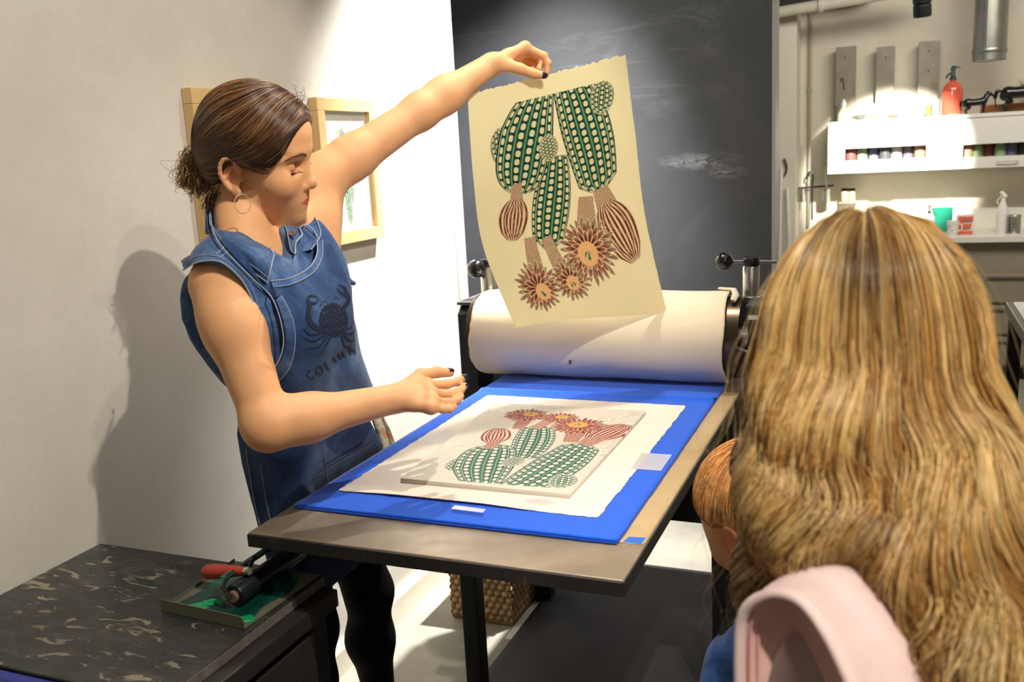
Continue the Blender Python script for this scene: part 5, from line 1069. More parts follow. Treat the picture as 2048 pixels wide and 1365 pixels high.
def girlhair(ns=15000, steps=96, ds=.0062):
    CR = P(1728, 425, .80); ctr = P(1745, 600, .80)
    a = rng.normal(0, 1, (ns, 3)); st = CR+a*np.array([.055, .055, .03]); k = ns//4; st[:k] = ctr+rng.normal(0, 1, (k, 3))*np.array([.09, .09, .08])
    st[k:k+k//3] = np.stack([P(x, y, .74) for x, y in zip(rng.uniform(1500, 2060, k//3), rng.uniform(560, 1150, k//3))])
    st = snap(HULL, st, .001, 8); st = st[np.abs(HULL(st)) < .008]; ns = len(st); lay = rng.random(ns)**1.5; off = .0012+.0060*lay
    p = st.copy(); out = [p.copy()]; g0 = np.array([0, 0, -1.]); rel0 = st-CR; az = np.arctan2(rel0@FWD, rel0@RGT)
    for s in range(steps):
        g = grad(HULL, p, .003); rel = p-CR; rad = rel-g*(rel*g).sum(1)[:, None]; rad /= np.linalg.norm(rad, axis=1)[:, None]+1e-6; w = np.clip(np.linalg.norm(rel, axis=1)/.10, 0, 1)[:, None]
        low_ = np.clip((ctr[2]-.10-p[:, 2])/.15, 0, 1)[:, None]; d = rad*(1-w*.75)+g0*(w*.9)+RGT*(.16*w*np.clip(((p-ctr)@RGT)[:, None]*6+.3, -.4, 1))+RGT*low_*.30*np.clip(((p-ctr)@RGT)[:, None]*9+.6, 0, 1); d = d-g*(d*g).sum(1)[:, None]; d /= np.linalg.norm(d, axis=1)[:, None]+1e-9
        p = p+d*ds; p = p-(HULL(p)-off)[:, None]*g*.7; out.append(p.copy())
    pa = np.stack(out, 1); arc = np.arange(steps+1)*ds; t = arc[None]
    G = grad(HULL, pa.reshape(-1, 3), .003).reshape(pa.shape); T = np.gradient(pa, axis=1); T /= np.linalg.norm(T, axis=2)[..., None]+1e-9; S = np.cross(T, G)
    hz = CR[2]-pa[..., 2]; M_ = 620; gi = rng.choice(ns, M_, replace=False); ft = np.concatenate([pa[:, 16], pa[:, 44], pa[:, 70]], 1); near = np.concatenate([((ft[a:a+1000, None]-ft[gi][None])**2).sum(2).argmin(1) for a in range(0, ns, 1000)])
    gd = gi[near]; cl = vnoise(pa[gd][:, 30]*np.array([24, 24, 9]), 1., 11); cl2 = rng.normal(0, 1, M_)[near]; ph = cl[:, None]*1.5+cl2[:, None]*.25+3.0*((pa[gd][:, 40]-ctr)@RGT)[:, None]*6
    A = np.clip((hz-.09)/.16, 0, 1)*.0098*(1+.25*cl2[:, None]); wv = np.sin(2*math.pi*hz/.105+ph)+.15*np.sin(2*math.pi*hz/.05+ph*1.6)
    con = (np.clip(arc[None]/.12, 0, 1)*.55)[..., None]; pa = pa*(1-con)+pa[gd]*con
    pa = pa+S*(A*wv)[..., None]+G*((A*.95)*np.sin(2*math.pi*hz/.105+ph+1.3)+.0014*cl2[:, None]*np.clip(hz/.1, 0, 1)+.0045*cl[:, None])[..., None]
    pa = pa+rng.normal(0, 1, (ns, 1, 3))*(.0007*np.clip(hz/.2, 0, 1))[..., None]
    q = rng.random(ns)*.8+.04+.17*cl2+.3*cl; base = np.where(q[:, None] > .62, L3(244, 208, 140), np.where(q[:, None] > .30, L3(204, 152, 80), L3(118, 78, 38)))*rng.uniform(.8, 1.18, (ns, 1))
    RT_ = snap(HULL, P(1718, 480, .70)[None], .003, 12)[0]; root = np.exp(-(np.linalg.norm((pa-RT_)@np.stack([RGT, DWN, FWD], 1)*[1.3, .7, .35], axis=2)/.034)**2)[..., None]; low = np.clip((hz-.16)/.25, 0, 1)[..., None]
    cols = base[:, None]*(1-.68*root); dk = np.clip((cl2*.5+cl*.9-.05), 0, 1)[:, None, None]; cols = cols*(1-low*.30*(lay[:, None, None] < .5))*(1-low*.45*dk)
    X_, Y_, _z = PX(pa); ins = inpoly(X_, Y_, HOODPG)
    ever = np.maximum.accumulate(ins, axis=1); first = np.where(ever.any(1), ever.argmax(1), steps+1); keep = first > 6; pa, first, cols, lay = pa[keep], first[keep], cols[keep], lay[keep]; ns = len(pa)
    ii = np.minimum(np.arange(steps+1)[None]*np.minimum(first-1, steps)[:, None]/steps, steps); lo_ = np.floor(ii).astype(int); fr_ = (ii-lo_)[..., None]; hi_ = np.minimum(lo_+1, steps); rr_ = np.arange(ns)[:, None]
    pa = pa[rr_, lo_]*(1-fr_)+pa[rr_, hi_]*fr_; cols = cols[rr_, lo_]
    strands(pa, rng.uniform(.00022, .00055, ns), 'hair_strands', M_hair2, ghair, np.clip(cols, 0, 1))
    # flyaways
    m = rng.choice(ns, 150, replace=False); f = pa[m, ::3]; drift = rng.normal(0, 1, (150, 1, 3))*np.linspace(0, .03, f.shape[1])[None, :, None]+grad(HULL, pa[m, 0])[:, None]*np.linspace(.0, .022, f.shape[1])[None, :, None]*rng.random((150, 1, 1)); strands(f+drift, .00018, 'hair_strands', M_hair2, ghair, np.ones((150, 3))*L3(214, 184, 130))
girlhair()
# hoodie
def fleece():
    t = NT('pale_pink_fleece'); v = t.coord(); t.base(t.ramp(t.noise(26, 5, .7, v), [(.35, srgb(244, 218, 212)), (.7, srgb(236, 202, 200))])); t.b.inputs['Roughness'].default_value = .92; t.b.inputs['Sheen Weight'].default_value = .3; t.b.inputs['Specular IOR Level'].default_value = .15; t.bump(t.noise(400, 4, .7, v), .25, .001); return t.m
M_pink = fleece(); M_pinks = mat('pink_seam', srgb(222, 168, 168), .9); M_pink2 = mat('pink_jersey_lining', srgb(232, 190, 178), .9, var=.08, bump=.1)
hd = [rc(P(1712, 1345, .84), P(1980, 1330, .82), .075, .085, .05), rc(P(1678, 1262, .780), P(1790, 1350, .80), .048, .056, .04), rc(P(1690, 1200, .80), P(1760, 1300, .79), .030, .05, .03), rc(P(1760, 1500, .86), P(1840, 2400, .90), .13, .15, .05), rc(P(2040, 1450, .80), P(2080, 2300, .86), .11, .12, .06), rc(P(1640, 1480, .86), P(1610, 2100, .90), .055, .055, .04), folds(.003, 21, (10, 10, 9))]
gc = P(1830, 1900, .89); SLV = []
for sh, sg in ((P(1640, 1500, .89), -1), (P(2130, 1480, .83), 1)):
    el = sh+np.array([.035*sg, -.01, -.20]); wr = el+np.array([-.02*sg, .09, -.16]); SLV += [rc(sh, el, .055, .046, .03), rc(el, wr, .045, .034, .02)]
    d = (wr-el)/np.linalg.norm(wr-el); sd = np.cross(d, (0, 0, 1.))*-sg; sd /= np.linalg.norm(sd); pm = np.cross(d, sd); ms = [wr+d*.055+np.cross(sd, d)*0+d*0+np.array([0, 1., 0])*o for o in (.018, .006, -.006, -.017)]
    fs = [[m+d*.024, m+d*.042+pm*.003, m+d*.056+pm*.009] for m in ms]; hn = [rc(el, wr, .030, .021, .02), hand(wr, ms, fs, [wr+d*.012+np.array([0, .014, 0]), wr+d*.028+np.array([0, .026, 0]), wr+d*.044+np.array([0, .032, 0]), wr+d*.058+np.array([0, .032, 0])], pm, r0=.0095, tr=[.011, .009, .008, .0065])]
    V, F = sdf_mesh(hn, .004, 14); link('hand', meshdata('hand', V, F, skincol(V)), M_skin, girl, True)
hd = hd[:-1]+SLV+[hd[-1]]
M_jean = denim('faded_jeans', srgb(58, 78, 110), srgb(76, 98, 134), srgb(104, 126, 160))
for sg in (-1, 1):
    hp = np.array([gc[0]+.075*sg, gc[1]+.02, .74]); V, F = sdf_mesh([rc(hp, [hp[0], hp[1]+.01, .40], .085, .062, .02), rc([hp[0], hp[1]+.01, .40], [hp[0]+.01*sg, hp[1]-.01, .08], .060, .048, .02)], .008, 10); link('trouser_leg', meshdata('trouser_leg', V, F), M_jean, girl, True)
    an = np.array([hp[0]+.01*sg, hp[1]-.01, 0]); V, F = sdf_mesh([rc(an+[0, -.02, .045], an+[.0, .11, .034], .042, .036, .02), half((0, 0, .004), (0, 0, -1))], .006, 10); link('shoe', meshdata('shoe', V, F), mat('white_trainer', srgb(214, 210, 204), .6), girl, True)
V, F = sdf_mesh(hd, .005, 14, smooth=2); link('hoodie', meshdata('hoodie', V, F), M_pink, girl, True)
HDF = lambda p: evl(hd, p)
# the turned-down hood: an outer shell with a thick pale rim and the jersey lining showing inside it
def hood():
    rimp = smoothpath([P(1480, 1440, .745), P(1478, 1330, .735), P(1482, 1245, .725), P(1505, 1205, .712), P(1550, 1188, .695), P(1602, 1205, .675), P(1648, 1262, .655), P(1690, 1345, .64), P(1730, 1450, .63)], 70)
    inn = smoothpath([P(1530, 1470, .745), P(1538, 1360, .74), P(1562, 1290, .735), P(1590, 1262, .73), P(1612, 1275, .725), P(1630, 1310, .715), P(1650, 1350, .705), P(1670, 1400, .70), P(1690, 1470, .69)], 70)
    outp = smoothpath([P(1500, 1440, .80), P(1500, 1330, .80), P(1510, 1250, .79), P(1545, 1195, .755), P(1620, 1148, .725), P(1710, 1135, .700), P(1785, 1205, .678), P(1845, 1320, .658), P(1900, 1450, .645)], 70)
    nb = 16; t = np.linspace(0, 1, nb)[None, :, None]
    def sheet_(a, b, bul, nm, m, th):
        p = a[:, None]*(1-t)+b[:, None]*t+bul*np.sin(t*math.pi); ii = np.arange(70*nb).reshape(70, nb); F = np.stack([ii[:-1, :-1], ii[1:, :-1], ii[1:, 1:], ii[:-1, 1:]], -1).reshape(-1, 4); o = link(nm, meshdata(nm, p.reshape(-1, 3), F), m, girl, True); md = o.modifiers.new('s', 'SOLIDIFY'); md.thickness = th; return o
    sheet_(rimp, outp, -DWN*.012-FWD*.010, 'hood', M_pink, .003); sheet_(rimp, inn, FWD*.006, 'hood_lining', M_pink2, .002)
    MB().tube(rimp, .0042, 10).build('hood_rim', M_pink, girl, True)
    MB().tube(rimp[:22]+RGT*.008-FWD*.001, .0010, 6).build('seam', M_pinks, girl, True); MB().tube(rimp[:20]+RGT*.016+FWD*.004, .0016, 6).build('seam', M_pinks, girl, True)
hood()
seamp = trace(HDF, smoothpath(np.array([(1600, 1180), (1650, 1145), (1700, 1140), (1745, 1180), (1790, 1250), (1830, 1365)], float), 40), .4, off=.0015)
# ================================================================== the small child by the press
KH = P(1516, 1026, 1.32); kid = empty('person', (-.13, 1.25, 0), 'small child with short reddish hair in a blue denim shirt beside the press', 'person')
KF = -RGT*.50+FWD*.75+DWN*.32; KF /= np.linalg.norm(KF); KL = np.cross((0, 0, 1.), KF); KL /= np.linalg.norm(KL); KU = np.cross(KF, KL); KR = np.stack([KF, KL, KU], 1); K = lambda x, y, z: KH+KR@np.array([x, y, z])
kb = [ell(KH+KR@np.array([0, 0, .015]), (.086, .070, .078), KR, .02), ell(K(.032, 0, -.032), (.050, .055, .055), KR, .03), ell(K(.060, .022, -.040), (.018, .020, .018), KR, .02), ell(K(.060, -.022, -.040), (.018, .020, .018), KR, .02), ell(K(.062, 0, -.070), (.016, .018, .013), KR, .015), ell(K(.088, 0, -.028), (.010, .010, .009), KR, .012), ell(K(.078, 0, -.052), (.010, .017, .006), KR, .008)]
for s_ in (1, -1): kb += [grp([ell(K(-.008, .074*s_, -.020), (.016, .007, .026), KR, .004), ell(K(-.006, .081*s_, -.018), (.009, .006, .015), KR, .004, 's')], .006), ell(K(.073, .026*s_, .002), (.011, .014, .009), KR, .010, 's'), ell(K(.060, .025*s_, .002), (.0125, .0125, .0115), KR, .003)]
kb += [rc(K(-.03, 0, -.06), P(1560, 1215, 1.33), .036, .042, .02), rc(P(1570, 1270, 1.33), P(1590, 1900, 1.45), .08, .09, .04)]
for a, b, c, hnd in ((P(1490, 1300, 1.29), P(1450, 1450, 1.27), P(1410, 1530, 1.20), 1), (P(1650, 1300, 1.38), P(1680, 1460, 1.38), P(1590, 1540, 1.28), 1)):
    kb += [rc(a, b, .030, .027, .02), rc(b, c, .027, .019, .02)]; d = (c-b)/np.linalg.norm(c-b); sd = np.cross(d, FWD); sd /= np.linalg.norm(sd); ms = [c+d*.035+sd*o for o in (.015, .005, -.005, -.014)]
    fs = [[m+d*.018, m+d*.031-FWD*-.004, m+d*.040+FWD*.010] for m in ms]; kb.append(hand(c, ms, fs, [c+d*.008+sd*.014, c+d*.018+sd*.024, c+d*.030+sd*.030, c+d*.040+sd*.030], np.cross(sd, d), r0=.008, tr=[.009, .0075, .0068, .006]))
V, F = sdf_mesh(kb, .0035, 16); q = (V-KH)@KR; cc = skincol(V); ea = np.exp(-(np.linalg.norm((np.abs(q)-[0, .072, .02])*[1, 1, 1], axis=1)/.03)**2)[:, None]*.6; cc = cc*(1-ea)+L3(214, 96, 66)*ea
link('body', meshdata('body', V, F, cc), M_skin, kid, True)
kc = [ell(K(-.006, 0, .022), (.093, .075, .083), KR, .02), ell(K(-.035, 0, -.02), (.060, .066, .062), KR, .03), N(lambda p: -(((p-KH)@KR)[..., 2]-np.interp(((p-KH)@KR)[..., 0], [-.1, -.03, -.015, .0, .03, .06, .09], [-.075, -.06, -.020, .004, .008, .034, .050]))*.7, (0, 0, 0), 1e3, 'i', .006)]
KCF = lambda p: evl(kc, p); M_hair3 = attrmat('ginger_hair', .42, spec=.45, noise_amt=.12)
V, F = sdf_mesh(kc, .004, 14, smooth=2); khair = link('hair', meshdata('hair', V, F, np.ones((len(V), 3))*L3(166, 108, 58)), M_hair3, kid, True)
st = KH+rng.normal(0, 1, (3600, 3))*.09; st = snap(KCF, st, .001, 6); st = st[np.abs(KCF(st)) < .004]; wh = K(-.055, 0, .085)
def kdir(p, r, t):
    rel = p-wh; d = rel/(np.linalg.norm(rel, axis=1)[:, None]+.02)+np.cross(rel, KU)*2.0; return d-KU*.35+r*.18
pk = flow(st, kdir, KCF, 11, .0042, .0018); strands(pk, rng.uniform(.0003, .0006, len(st)), 'hair_strands', M_hair3, khair, np.where(rng.random((len(st), 1)) < .5, L3(236, 178, 108), L3(204, 138, 74))*rng.uniform(.8, 1.2, (len(st), 1)))
shirt = [rc(P(1565, 1320, 1.33), P(1590, 1900, 1.45), .094, .105, .03), rc(P(1502, 1340, 1.29), P(1460, 1470, 1.27), .060, .050, .03), rc(P(1645, 1320, 1.38), P(1680, 1460, 1.38), .045, .038, .03), rc(P(1530, 1310, 1.32), P(1610, 1310, 1.35), .050, .050, .03), rc(P(1560, 1180, 1.33), P(1562, 1270, 1.33), .042, .050, .01, 's'), folds(.004, 31, (26, 22, 30))]
V, F = sdf_mesh(shirt, .004, 14); link('denim_shirt', meshdata('denim_shirt', V, F), denim('bright_denim', srgb(28, 66, 128), srgb(44, 92, 162), srgb(70, 120, 188), 22), kid, True)
vst = [rc(P(1580, 1330, 1.32), P(1600, 1900, 1.44), .100, .112, .03), rc(P(1530, 1275, 1.32), P(1620, 1285, 1.35), .056, .054, .03), rc(P(1560, 1180, 1.33), P(1562, 1275, 1.33), .048, .056, .01, 's')]
V, F = sdf_mesh(vst, .005, 14); link('waistcoat', meshdata('waistcoat', V, F), mat('black_cloth', srgb(18, 20, 24), .85), kid, True)
for dx in (-.045, .045):
    hp = np.array([-.10+dx, 1.36, .42]); V, F = sdf_mesh([rc(hp, hp-[0, 0, .36], .058, .040, .02)], .008, 10); link('trouser_leg', meshdata('trouser_leg', V, F), M_tight, kid, True)
    V, F = sdf_mesh([rc(hp*[1, 1, 0]+[-.01, -.02, .035], hp*[1, 1, 0]+[-.04, .07, .03], .034, .030, .02), half((0, 0, .003), (0, 0, -1))], .006, 10); link('shoe', meshdata('shoe', V, F), M_shoe, kid, True)
# ================================================================== kitchen corner at the far wall
M_wht = mat('white_lacquer', srgb(236, 232, 222), .4, var=.03); M_wht2 = mat('white_worktop', srgb(232, 228, 214), .35)
YC = 6.33
def xz(x, y, Y=YC): v = ON(x, y, 1, Y); return float(v[0]), float(v[2])
xa, zt = xz(1656, 245); _, zb = xz(1656, 349); xb, _ = xz(1890, 300); xc = xb+(xb-xa)+.02
M_dark = mat('dark_shelf_inside', srgb(60, 54, 50), .7); M_clear = M_glass
gcol = [L3(180, 96, 92), L3(96, 98, 98), L3(200, 150, 116), L3(176, 206, 160), L3(230, 230, 222), L3(170, 196, 150), L3(146, 140, 176), L3(140, 130, 150)]
for n_c, (x0, x1, sx0, sx1) in enumerate(((xa, xb, 1690, 1852), (xb+.002, xc, 1926, 2085))):
    o = empty('wall_cabinet', ((x0+x1)/2, YC, zb), ('white wall cabinet with a narrow glazed slot, left of the pair', 'white wall cabinet with a narrow glazed slot under the horse figurines')[n_c], 'cabinet', 'white wall cabinets on the cream wall')
    s0, sz1 = xz(sx0, 298 if n_c == 0 else 290); s1, sz0 = xz(sx1, 313 if n_c == 0 else 306); sz1 += .0; sz0 = sz1-.075
    b_ = MB(); b_.box((x0, YC+.02, zb), (x0+.018, 6.70, zt)); b_.box((x1-.018, YC+.02, zb), (x1, 6.70, zt)); b_.box((x0, YC+.02, zb), (x1, 6.70, zb+.018)); b_.box((x0-.004, YC-.004, zt-.022), (x1, 6.70, zt)); b_.box((x0, 6.66, zb), (x1, 6.70, zt)); b_.build('carcass', M_wht, o)
    MB().box((x0+.018, 6.63, zb+.018), (x1-.018, 6.66, zt-.02)).build('back_panel', M_dark, o)
    d_ = MB(); a, b = x0+.002, x1-.002; d_.box((a, YC, zb+.002), (b, YC+.02, sz0)); d_.box((a, YC, sz1), (b, YC+.02, zt-.026)); d_.box((a, YC, sz0), (s0, YC+.02, sz1)); d_.box((min(s1, b-.01), YC, sz0), (b, YC+.02, sz1)); dr = d_.build('door', M_wht, o)
    MB().box((s0, YC+.008, sz0), (min(s1, b-.01), YC+.011, sz1)).build('pane', M_clear, dr)
    hx, hz = xz(1775, 340) if n_c == 0 else xz(2015, 322); w_ = .055
    MB().tube([(hx-w_, YC, hz), (hx-w_, YC-.022, hz-.004), (hx+w_, YC-.022, hz-.004), (hx+w_, YC, hz)], .004, 8).build('handle', M_chrome, dr)
    for k in range(7):
        cx_ = s0+.03+(min(s1, b)-s0-.05)*k/6.2; cl = gcol[(k*3+n_c*2) % 8]; g_ = MB().lathe((cx_, YC+.10+.02*(k % 3), zb+.018), [(.030, 0), (.033, .01), (.033, sz0-zb+.045-.02*(k % 2)), (.026, sz0-zb+.065), (.026, sz0-zb+.075)], 16); j = g_.build('storage_jar', mat('jar_glaze', tuple(cl)+(1,), .4), None, True, loc=(cx_, YC+.1, zb+.018))
        tag(j, ('small storage jar behind the slot of the left wall cabinet', 'small storage jar behind the slot of the right wall cabinet')[n_c], 'jar', ('jars in the left wall cabinet', 'jars in the right wall cabinet')[n_c])
# worktop and base cupboards
wx0, wz = xz(1660, 478, 6.08); wx1 = 1.35
tag(MB().box((wx0, 6.08, wz-.035), (wx1, 6.70, wz), .003).build('worktop', M_wht2, loc=((wx0+wx1)/2, 6.4, wz)), 'long white worktop along the cream wall below the cabinets', 'worktop')
tag(MB().box((wx0+.3, 6.60, wz), (wx1, 6.70, wz+.125), .002).build('splashback', M_wht, loc=(.6, 6.65, wz)), 'low white splashback standing at the rear of the worktop', 'splashback')
bc_ = empty('base_cabinet', (.5, 6.4, 0), 'grey beige base cupboard with long drawers under the white worktop', 'cabinet'); M_gb = mat('grey_beige_front', srgb(150, 140, 118), .6, var=.12)
MB().box((wx0+.05, 6.14, .08), (wx1-.02, 6.68, wz-.036), .002).build('carcass', M_gb, bc_); MB().box((wx0+.08, 6.2, 0), (wx1-.05, 6.66, .08)).build('plinth', M_dark, bc_)
for r in range(3):
    for c in range(2): x0 = wx0+.06+c*.62; d_ = MB().box((x0, 6.12, .10+r*.19), (x0+.60, 6.14, .27+r*.19), .003).build('drawer', M_gb, bc_); MB().box((x0+.2, 6.105, .245+r*.19), (x0+.4, 6.12, .255+r*.19)).build('handle', M_chrome, d_)
def at6(x, y, Y=6.30): return np.array(ON(x, y, 1, Y))
def stand(x, Y=6.30): return np.array([at6(x, 470, Y)[0], Y, wz])
# pump bottle, green box, cup, letter tile, spray bottle, tin
p = stand(1857); o = empty('pump_bottle', p, 'white soap bottle with a dark pump head on the worktop', 'bottle'); MB().lathe(p, [(.030, 0), (.034, .01), (.034, .10), (.028, .118), (.012, .125)], 24).build('bottle_body', M_wht, o, True)
MB().lathe(p, [(.010, .125), (.010, .137), (.004, .139), (.004, .165), (.009, .166), (.009, .172)], 16).tube([p+[0, 0, .170], p+[.028, 0, .170], p+[.034, 0, .163]], .0035, 8).build('pump_head', M_blk, o, True)
p = stand(1883, 6.42); bx = MB().obox(p+[0, 0, .075], np.array([[.97, -.2, 0], [.2, .97, 0], [0, 0, 1]]), (.055, .03, .075), .003).build('box', mat('green_carton', srgb(10, 140, 112), .6), loc=tuple(p)); tag(bx, 'upright green carton between the soap bottle and the letter tile', 'carton')
p = stand(1905, 6.20); cp = empty('patterned_cup', p, 'white cup with small coloured specks beside the green carton', 'cup'); MB().lathe(p, [(.024, 0), (.030, .01), (.033, .085), (.030, .087), (.027, .015), (.001, .012)], 24).build('cup_body', M_wht, cp, True); MB().tube([p+[.032, 0, .07], p+[.05, 0, .06], p+[.05, 0, .03], p+[.031, 0, .022]], .004, 8).build('handle', M_wht, cp, True)
for k in range(7): MB().ball(p+[.032*math.sin(k*1.1-3), -.032*abs(math.cos(k*1.1-3)), .03+.012*(k % 4)], (.004, .003, .004), 8, 6).build('speck', mat('speck_paint', tuple(gcol[k])+(1,)), cp)
pE = at6(1931, 451, 6.24); h_ = .052; mb = MB(); q = lambda a, b, c, d: mb.box((pE[0]+a, 6.23, pE[2]+b), (pE[0]+c, 6.25, pE[2]+d)); q(-.038, -h_, -.016, h_); q(-.016, h_-.017, .040, h_); q(-.016, -.008, .032, .008); q(-.016, -h_, .040, -h_+.017)
oE = mb.build('letter_tile', mat('orange_red_enamel', srgb(228, 104, 74), .5), loc=tuple(pE)); tag(oE, 'orange capital letter E standing on the worktop', 'letter')
p = np.array([pE[0], 6.26, wz]); tag(MB().box((p[0]-.05, 6.2505, wz), (p[0]+.05, 6.29, pE[2]+h_+.01), .004).build('white_block', M_wht, loc=tuple(p)), 'white block carrying the orange letter E', 'block')
pE2 = pE.copy()
p = stand(2003); o = empty('spray_bottle', p, 'tall white plastic spray bottle near the end of the worktop', 'bottle'); MB().lathe(p, [(.030, 0), (.034, .012), (.033, .12), (.022, .165), (.012, .19), (.012, .205)], 24).build('bottle_body', mat('white_plastic', srgb(238, 236, 228), .35), o, True)
MB().tube([p+[.012, 0, .21], p+[-.006, 0, .235], p+[-.016, 0, .243]], [.014, .013, .009], 10).tube([p+[-.010, 0, .215], p+[-.030, 0, .195], p+[-.028, 0, .175]], .004, 8).build('trigger_head', M_wht, o, True)
MB().box(p+[-.0345, -.01, .06], p+[-.030, .01, .11]).build('label', mat('yellow_label', srgb(220, 210, 90), .6), o)
p = stand(2027, 6.26); o = empty('food_tin', p, 'shiny tin with a dark spotted band, right of the spray bottle', 'tin'); MB().lathe(p, [(.036, 0), (.038, .004), (.036, .008), (.036, .100), (.038, .104), (.036, .108)], 28).build('tin_body', M_galv, o, True)
for k in range(5): MB().ball(p+[-.026, -.027, .02+.017*k], (.007, .003, .007), 10, 6).build('dark_spot', M_blk, o)
# things on top of the cabinets
zt2 = zt; top = lambda x, Y=6.42: np.array([at6(x, 235, Y)[0], Y, zt2])
p = top(1903, 6.40); o = empty('siphon_bottle', p, 'red glass soda siphon on top of the cabinets beside the horse', 'bottle'); MB().lathe(p, [(.052, 0), (.057, .006), (.057, .145), (.050, .172), (.030, .192), (.017, .200), (.016, .212)], 32).build('bottle_body', mat('red_orange_glass', srgb(226, 96, 72), .15, spec=.7), o, True)
MB().lathe(p, [(.019, .206), (.019, .222), (.013, .228), (.011, .262), (.016, .268), (.012, .282), (.004, .290)], 20).tube([p+[-.008, 0, .250], p+[-.028, 0, .240], p+[-.040, 0, .218]], [.006, .006, .005], 8).tube([p+[.0, 0, .284], p+[.020, 0, .282], p+[.040, 0, .272]], [.004, .005, .002], 8).build('siphon_head', mat('patinated_metal', srgb(72, 88, 86), .4, .6), o, True)
MB().tube([p+[.0, -.0, .146]+np.array([.0575*math.cos(a), .0575*math.sin(a), 0]) for a in np.linspace(0, 2*math.pi, 30, endpoint=False)], .001, 6, True).build('ridge', M_blk, o, True)
M_horse = mat('black_glazed_horse', srgb(24, 24, 22), .22, spec=.7)
def horse(p, s, lab, flip=1, plant=False):
    X = lambda a, b, c: p+np.array([a*flip, b, c])*s
    n = [rc(X(-.060, 0, .088), X(.045, 0, .092), .028*s, .029*s, .02), rc(X(-.062, 0, .09), X(-.075, 0, .075), .028*s, .022*s, .02), rc(X(.055, 0, .100), X(.092, 0, .150), .024*s, .014*s, .015), rc(X(.092, 0, .156), X(.122, 0, .132), .0125*s, .008*s, .008), rc(X(.088, .006, .164), X(.088, .007, .176), .004*s, .0015*s, .003), rc(X(.088, -.006, .164), X(.088, -.007, .176), .004*s, .0015*s, .003)]
    for a, b, st_ in ((-.070, .014, 1), (-.064, -.014, -1), (.050, .013, 1), (.056, -.013, -1)):
        if a < 0: j = [(a, b, .075), (a+.016, b, .048), (a-.008, b, .030), (a-.004+.006*st_, b, .004)]; rr = (.018, .010, .0065, .0065)
        else: j = [(a, b, .078), (a+.004*st_+.004, b, .048), (a+.006*st_+.002, b, .028), (a+.010*st_, b, .004)]; rr = (.015, .009, .0065, .0065)
        n += [rc(X(*j[i]), X(*j[i+1]), rr[i]*s, rr[i+1]*s, .006) for i in range(3)]; n.append(rc(X(*j[3]), X(j[3][0]+.006, j[3][1], .004), .0075*s, .007*s, .003))
    V, F = sdf_mesh(n, .0032, 16, smooth=1); o = empty('horse_figurine', p, lab, 'figurine'); link('body', meshdata('body', V, F), M_horse, o, True)
    MB().tube(smoothpath([X(-.088, 0, .098), X(-.108, 0, .100), X(-.116, 0, .070), X(-.112, 0, .030)], 16), np.array([.006]*3+[.009]*8+[.003]*5)*s, 8).build('tail', M_horse, o, True)
    MB().tube(smoothpath([X(.052, 0, .130), X(.072, 0, .160), X(.090, 0, .172)], 12), .007*s, 8, flat=.5).build('mane', M_horse, o, True)
    return o
horse(top(1951, 6.36), .74, 'small black horse figurine walking right beside the red siphon')
hb = top(2042, 6.38); horse(hb, 1.22, 'larger black horse figurine at the end of the cabinet top with a plant behind it')
wbx = MB().box(top(1962, 6.50)*[1, 1, 1]+[0, 0, 0], top(2110, 6.60)+[0, 0, .050], .003).build('wooden_plank', woodm('warm_plank', srgb(190, 124, 66), srgb(160, 98, 48)), loc=tuple(top(2000, 6.55))); tag(wbx, 'orange brown wooden plank lying behind the horse figurines', 'plank')
pp_ = top(2052, 6.56)+[0, 0, .05]; o = empty('potted_succulent', pp_, 'spiky green succulent behind the larger horse figurine', 'plant'); MB().lathe(pp_, [(.03, 0), (.038, .06), (.034, .062), (.03, .05)], 20).build('pot', M_wht, o, True)
for k in range(22):
    a = k*2.4; r = .02+.03*(k % 5)/5; MB().tube([pp_+[0, 0, .05], pp_+[r*math.cos(a)*.6, r*math.sin(a)*.6, .10], pp_+[r*math.cos(a)*1.4, r*math.sin(a)*1.4, .13+.02*math.sin(k*3)]], [.006, .005, .0008], 6, flat=.5).build('leaf', mat('succulent_green', srgb(92, 124, 60), .5) if k == 0 else bpy.data.materials['succulent_green'], o, True)
# small bright things in the lamp's pool of light
p = top(1687, 6.42); o = empty('perfume_bottle', p, 'pale green glass bottle with a ball stopper at the left end of the cabinet top', 'bottle'); MB().lathe(p, [(.034, 0), (.037, .01), (.034, .055), (.014, .085), (.011, .095)], 24).build('bottle_body', mat('pale_green_glass', srgb(196, 206, 160), .2), o, True); MB().lathe(p, [(.012, .095), (.017, .106), (.012, .118), (.013, .128), (.006, .14)], 16).build('stopper', M_wht, o, True)
def bird(x, lab, c, s=1.): 
    p = top(x, 6.38); V, F = sdf_mesh([ell(p+[0, 0, .020*s], (.030*s, .012*s, .014*s), None, .01), rc(p+[.022*s, 0, .026*s], p+[.042*s, 0, .024*s], .008*s, .002*s, .006), rc(p+[-.02*s, 0, .018*s], p+[-.05*s, 0, .030*s], .008*s, .003*s, .006)], .003, 12); o = link('bird_figurine', meshdata('bird_figurine', V, F), mat('figurine_paint', c, .5), None, True, tuple(p)); tag(o, lab, 'figurine')
bird(1718, 'dark small bird figurine right of the pale green bottle', srgb(84, 84, 70)); bird(1748, 'grey small bird figurine in front of the metal letter', srgb(126, 122, 104), .8); bird(1786, 'brown small bird figurine at the middle of the cabinet top', srgb(104, 92, 72), .8)
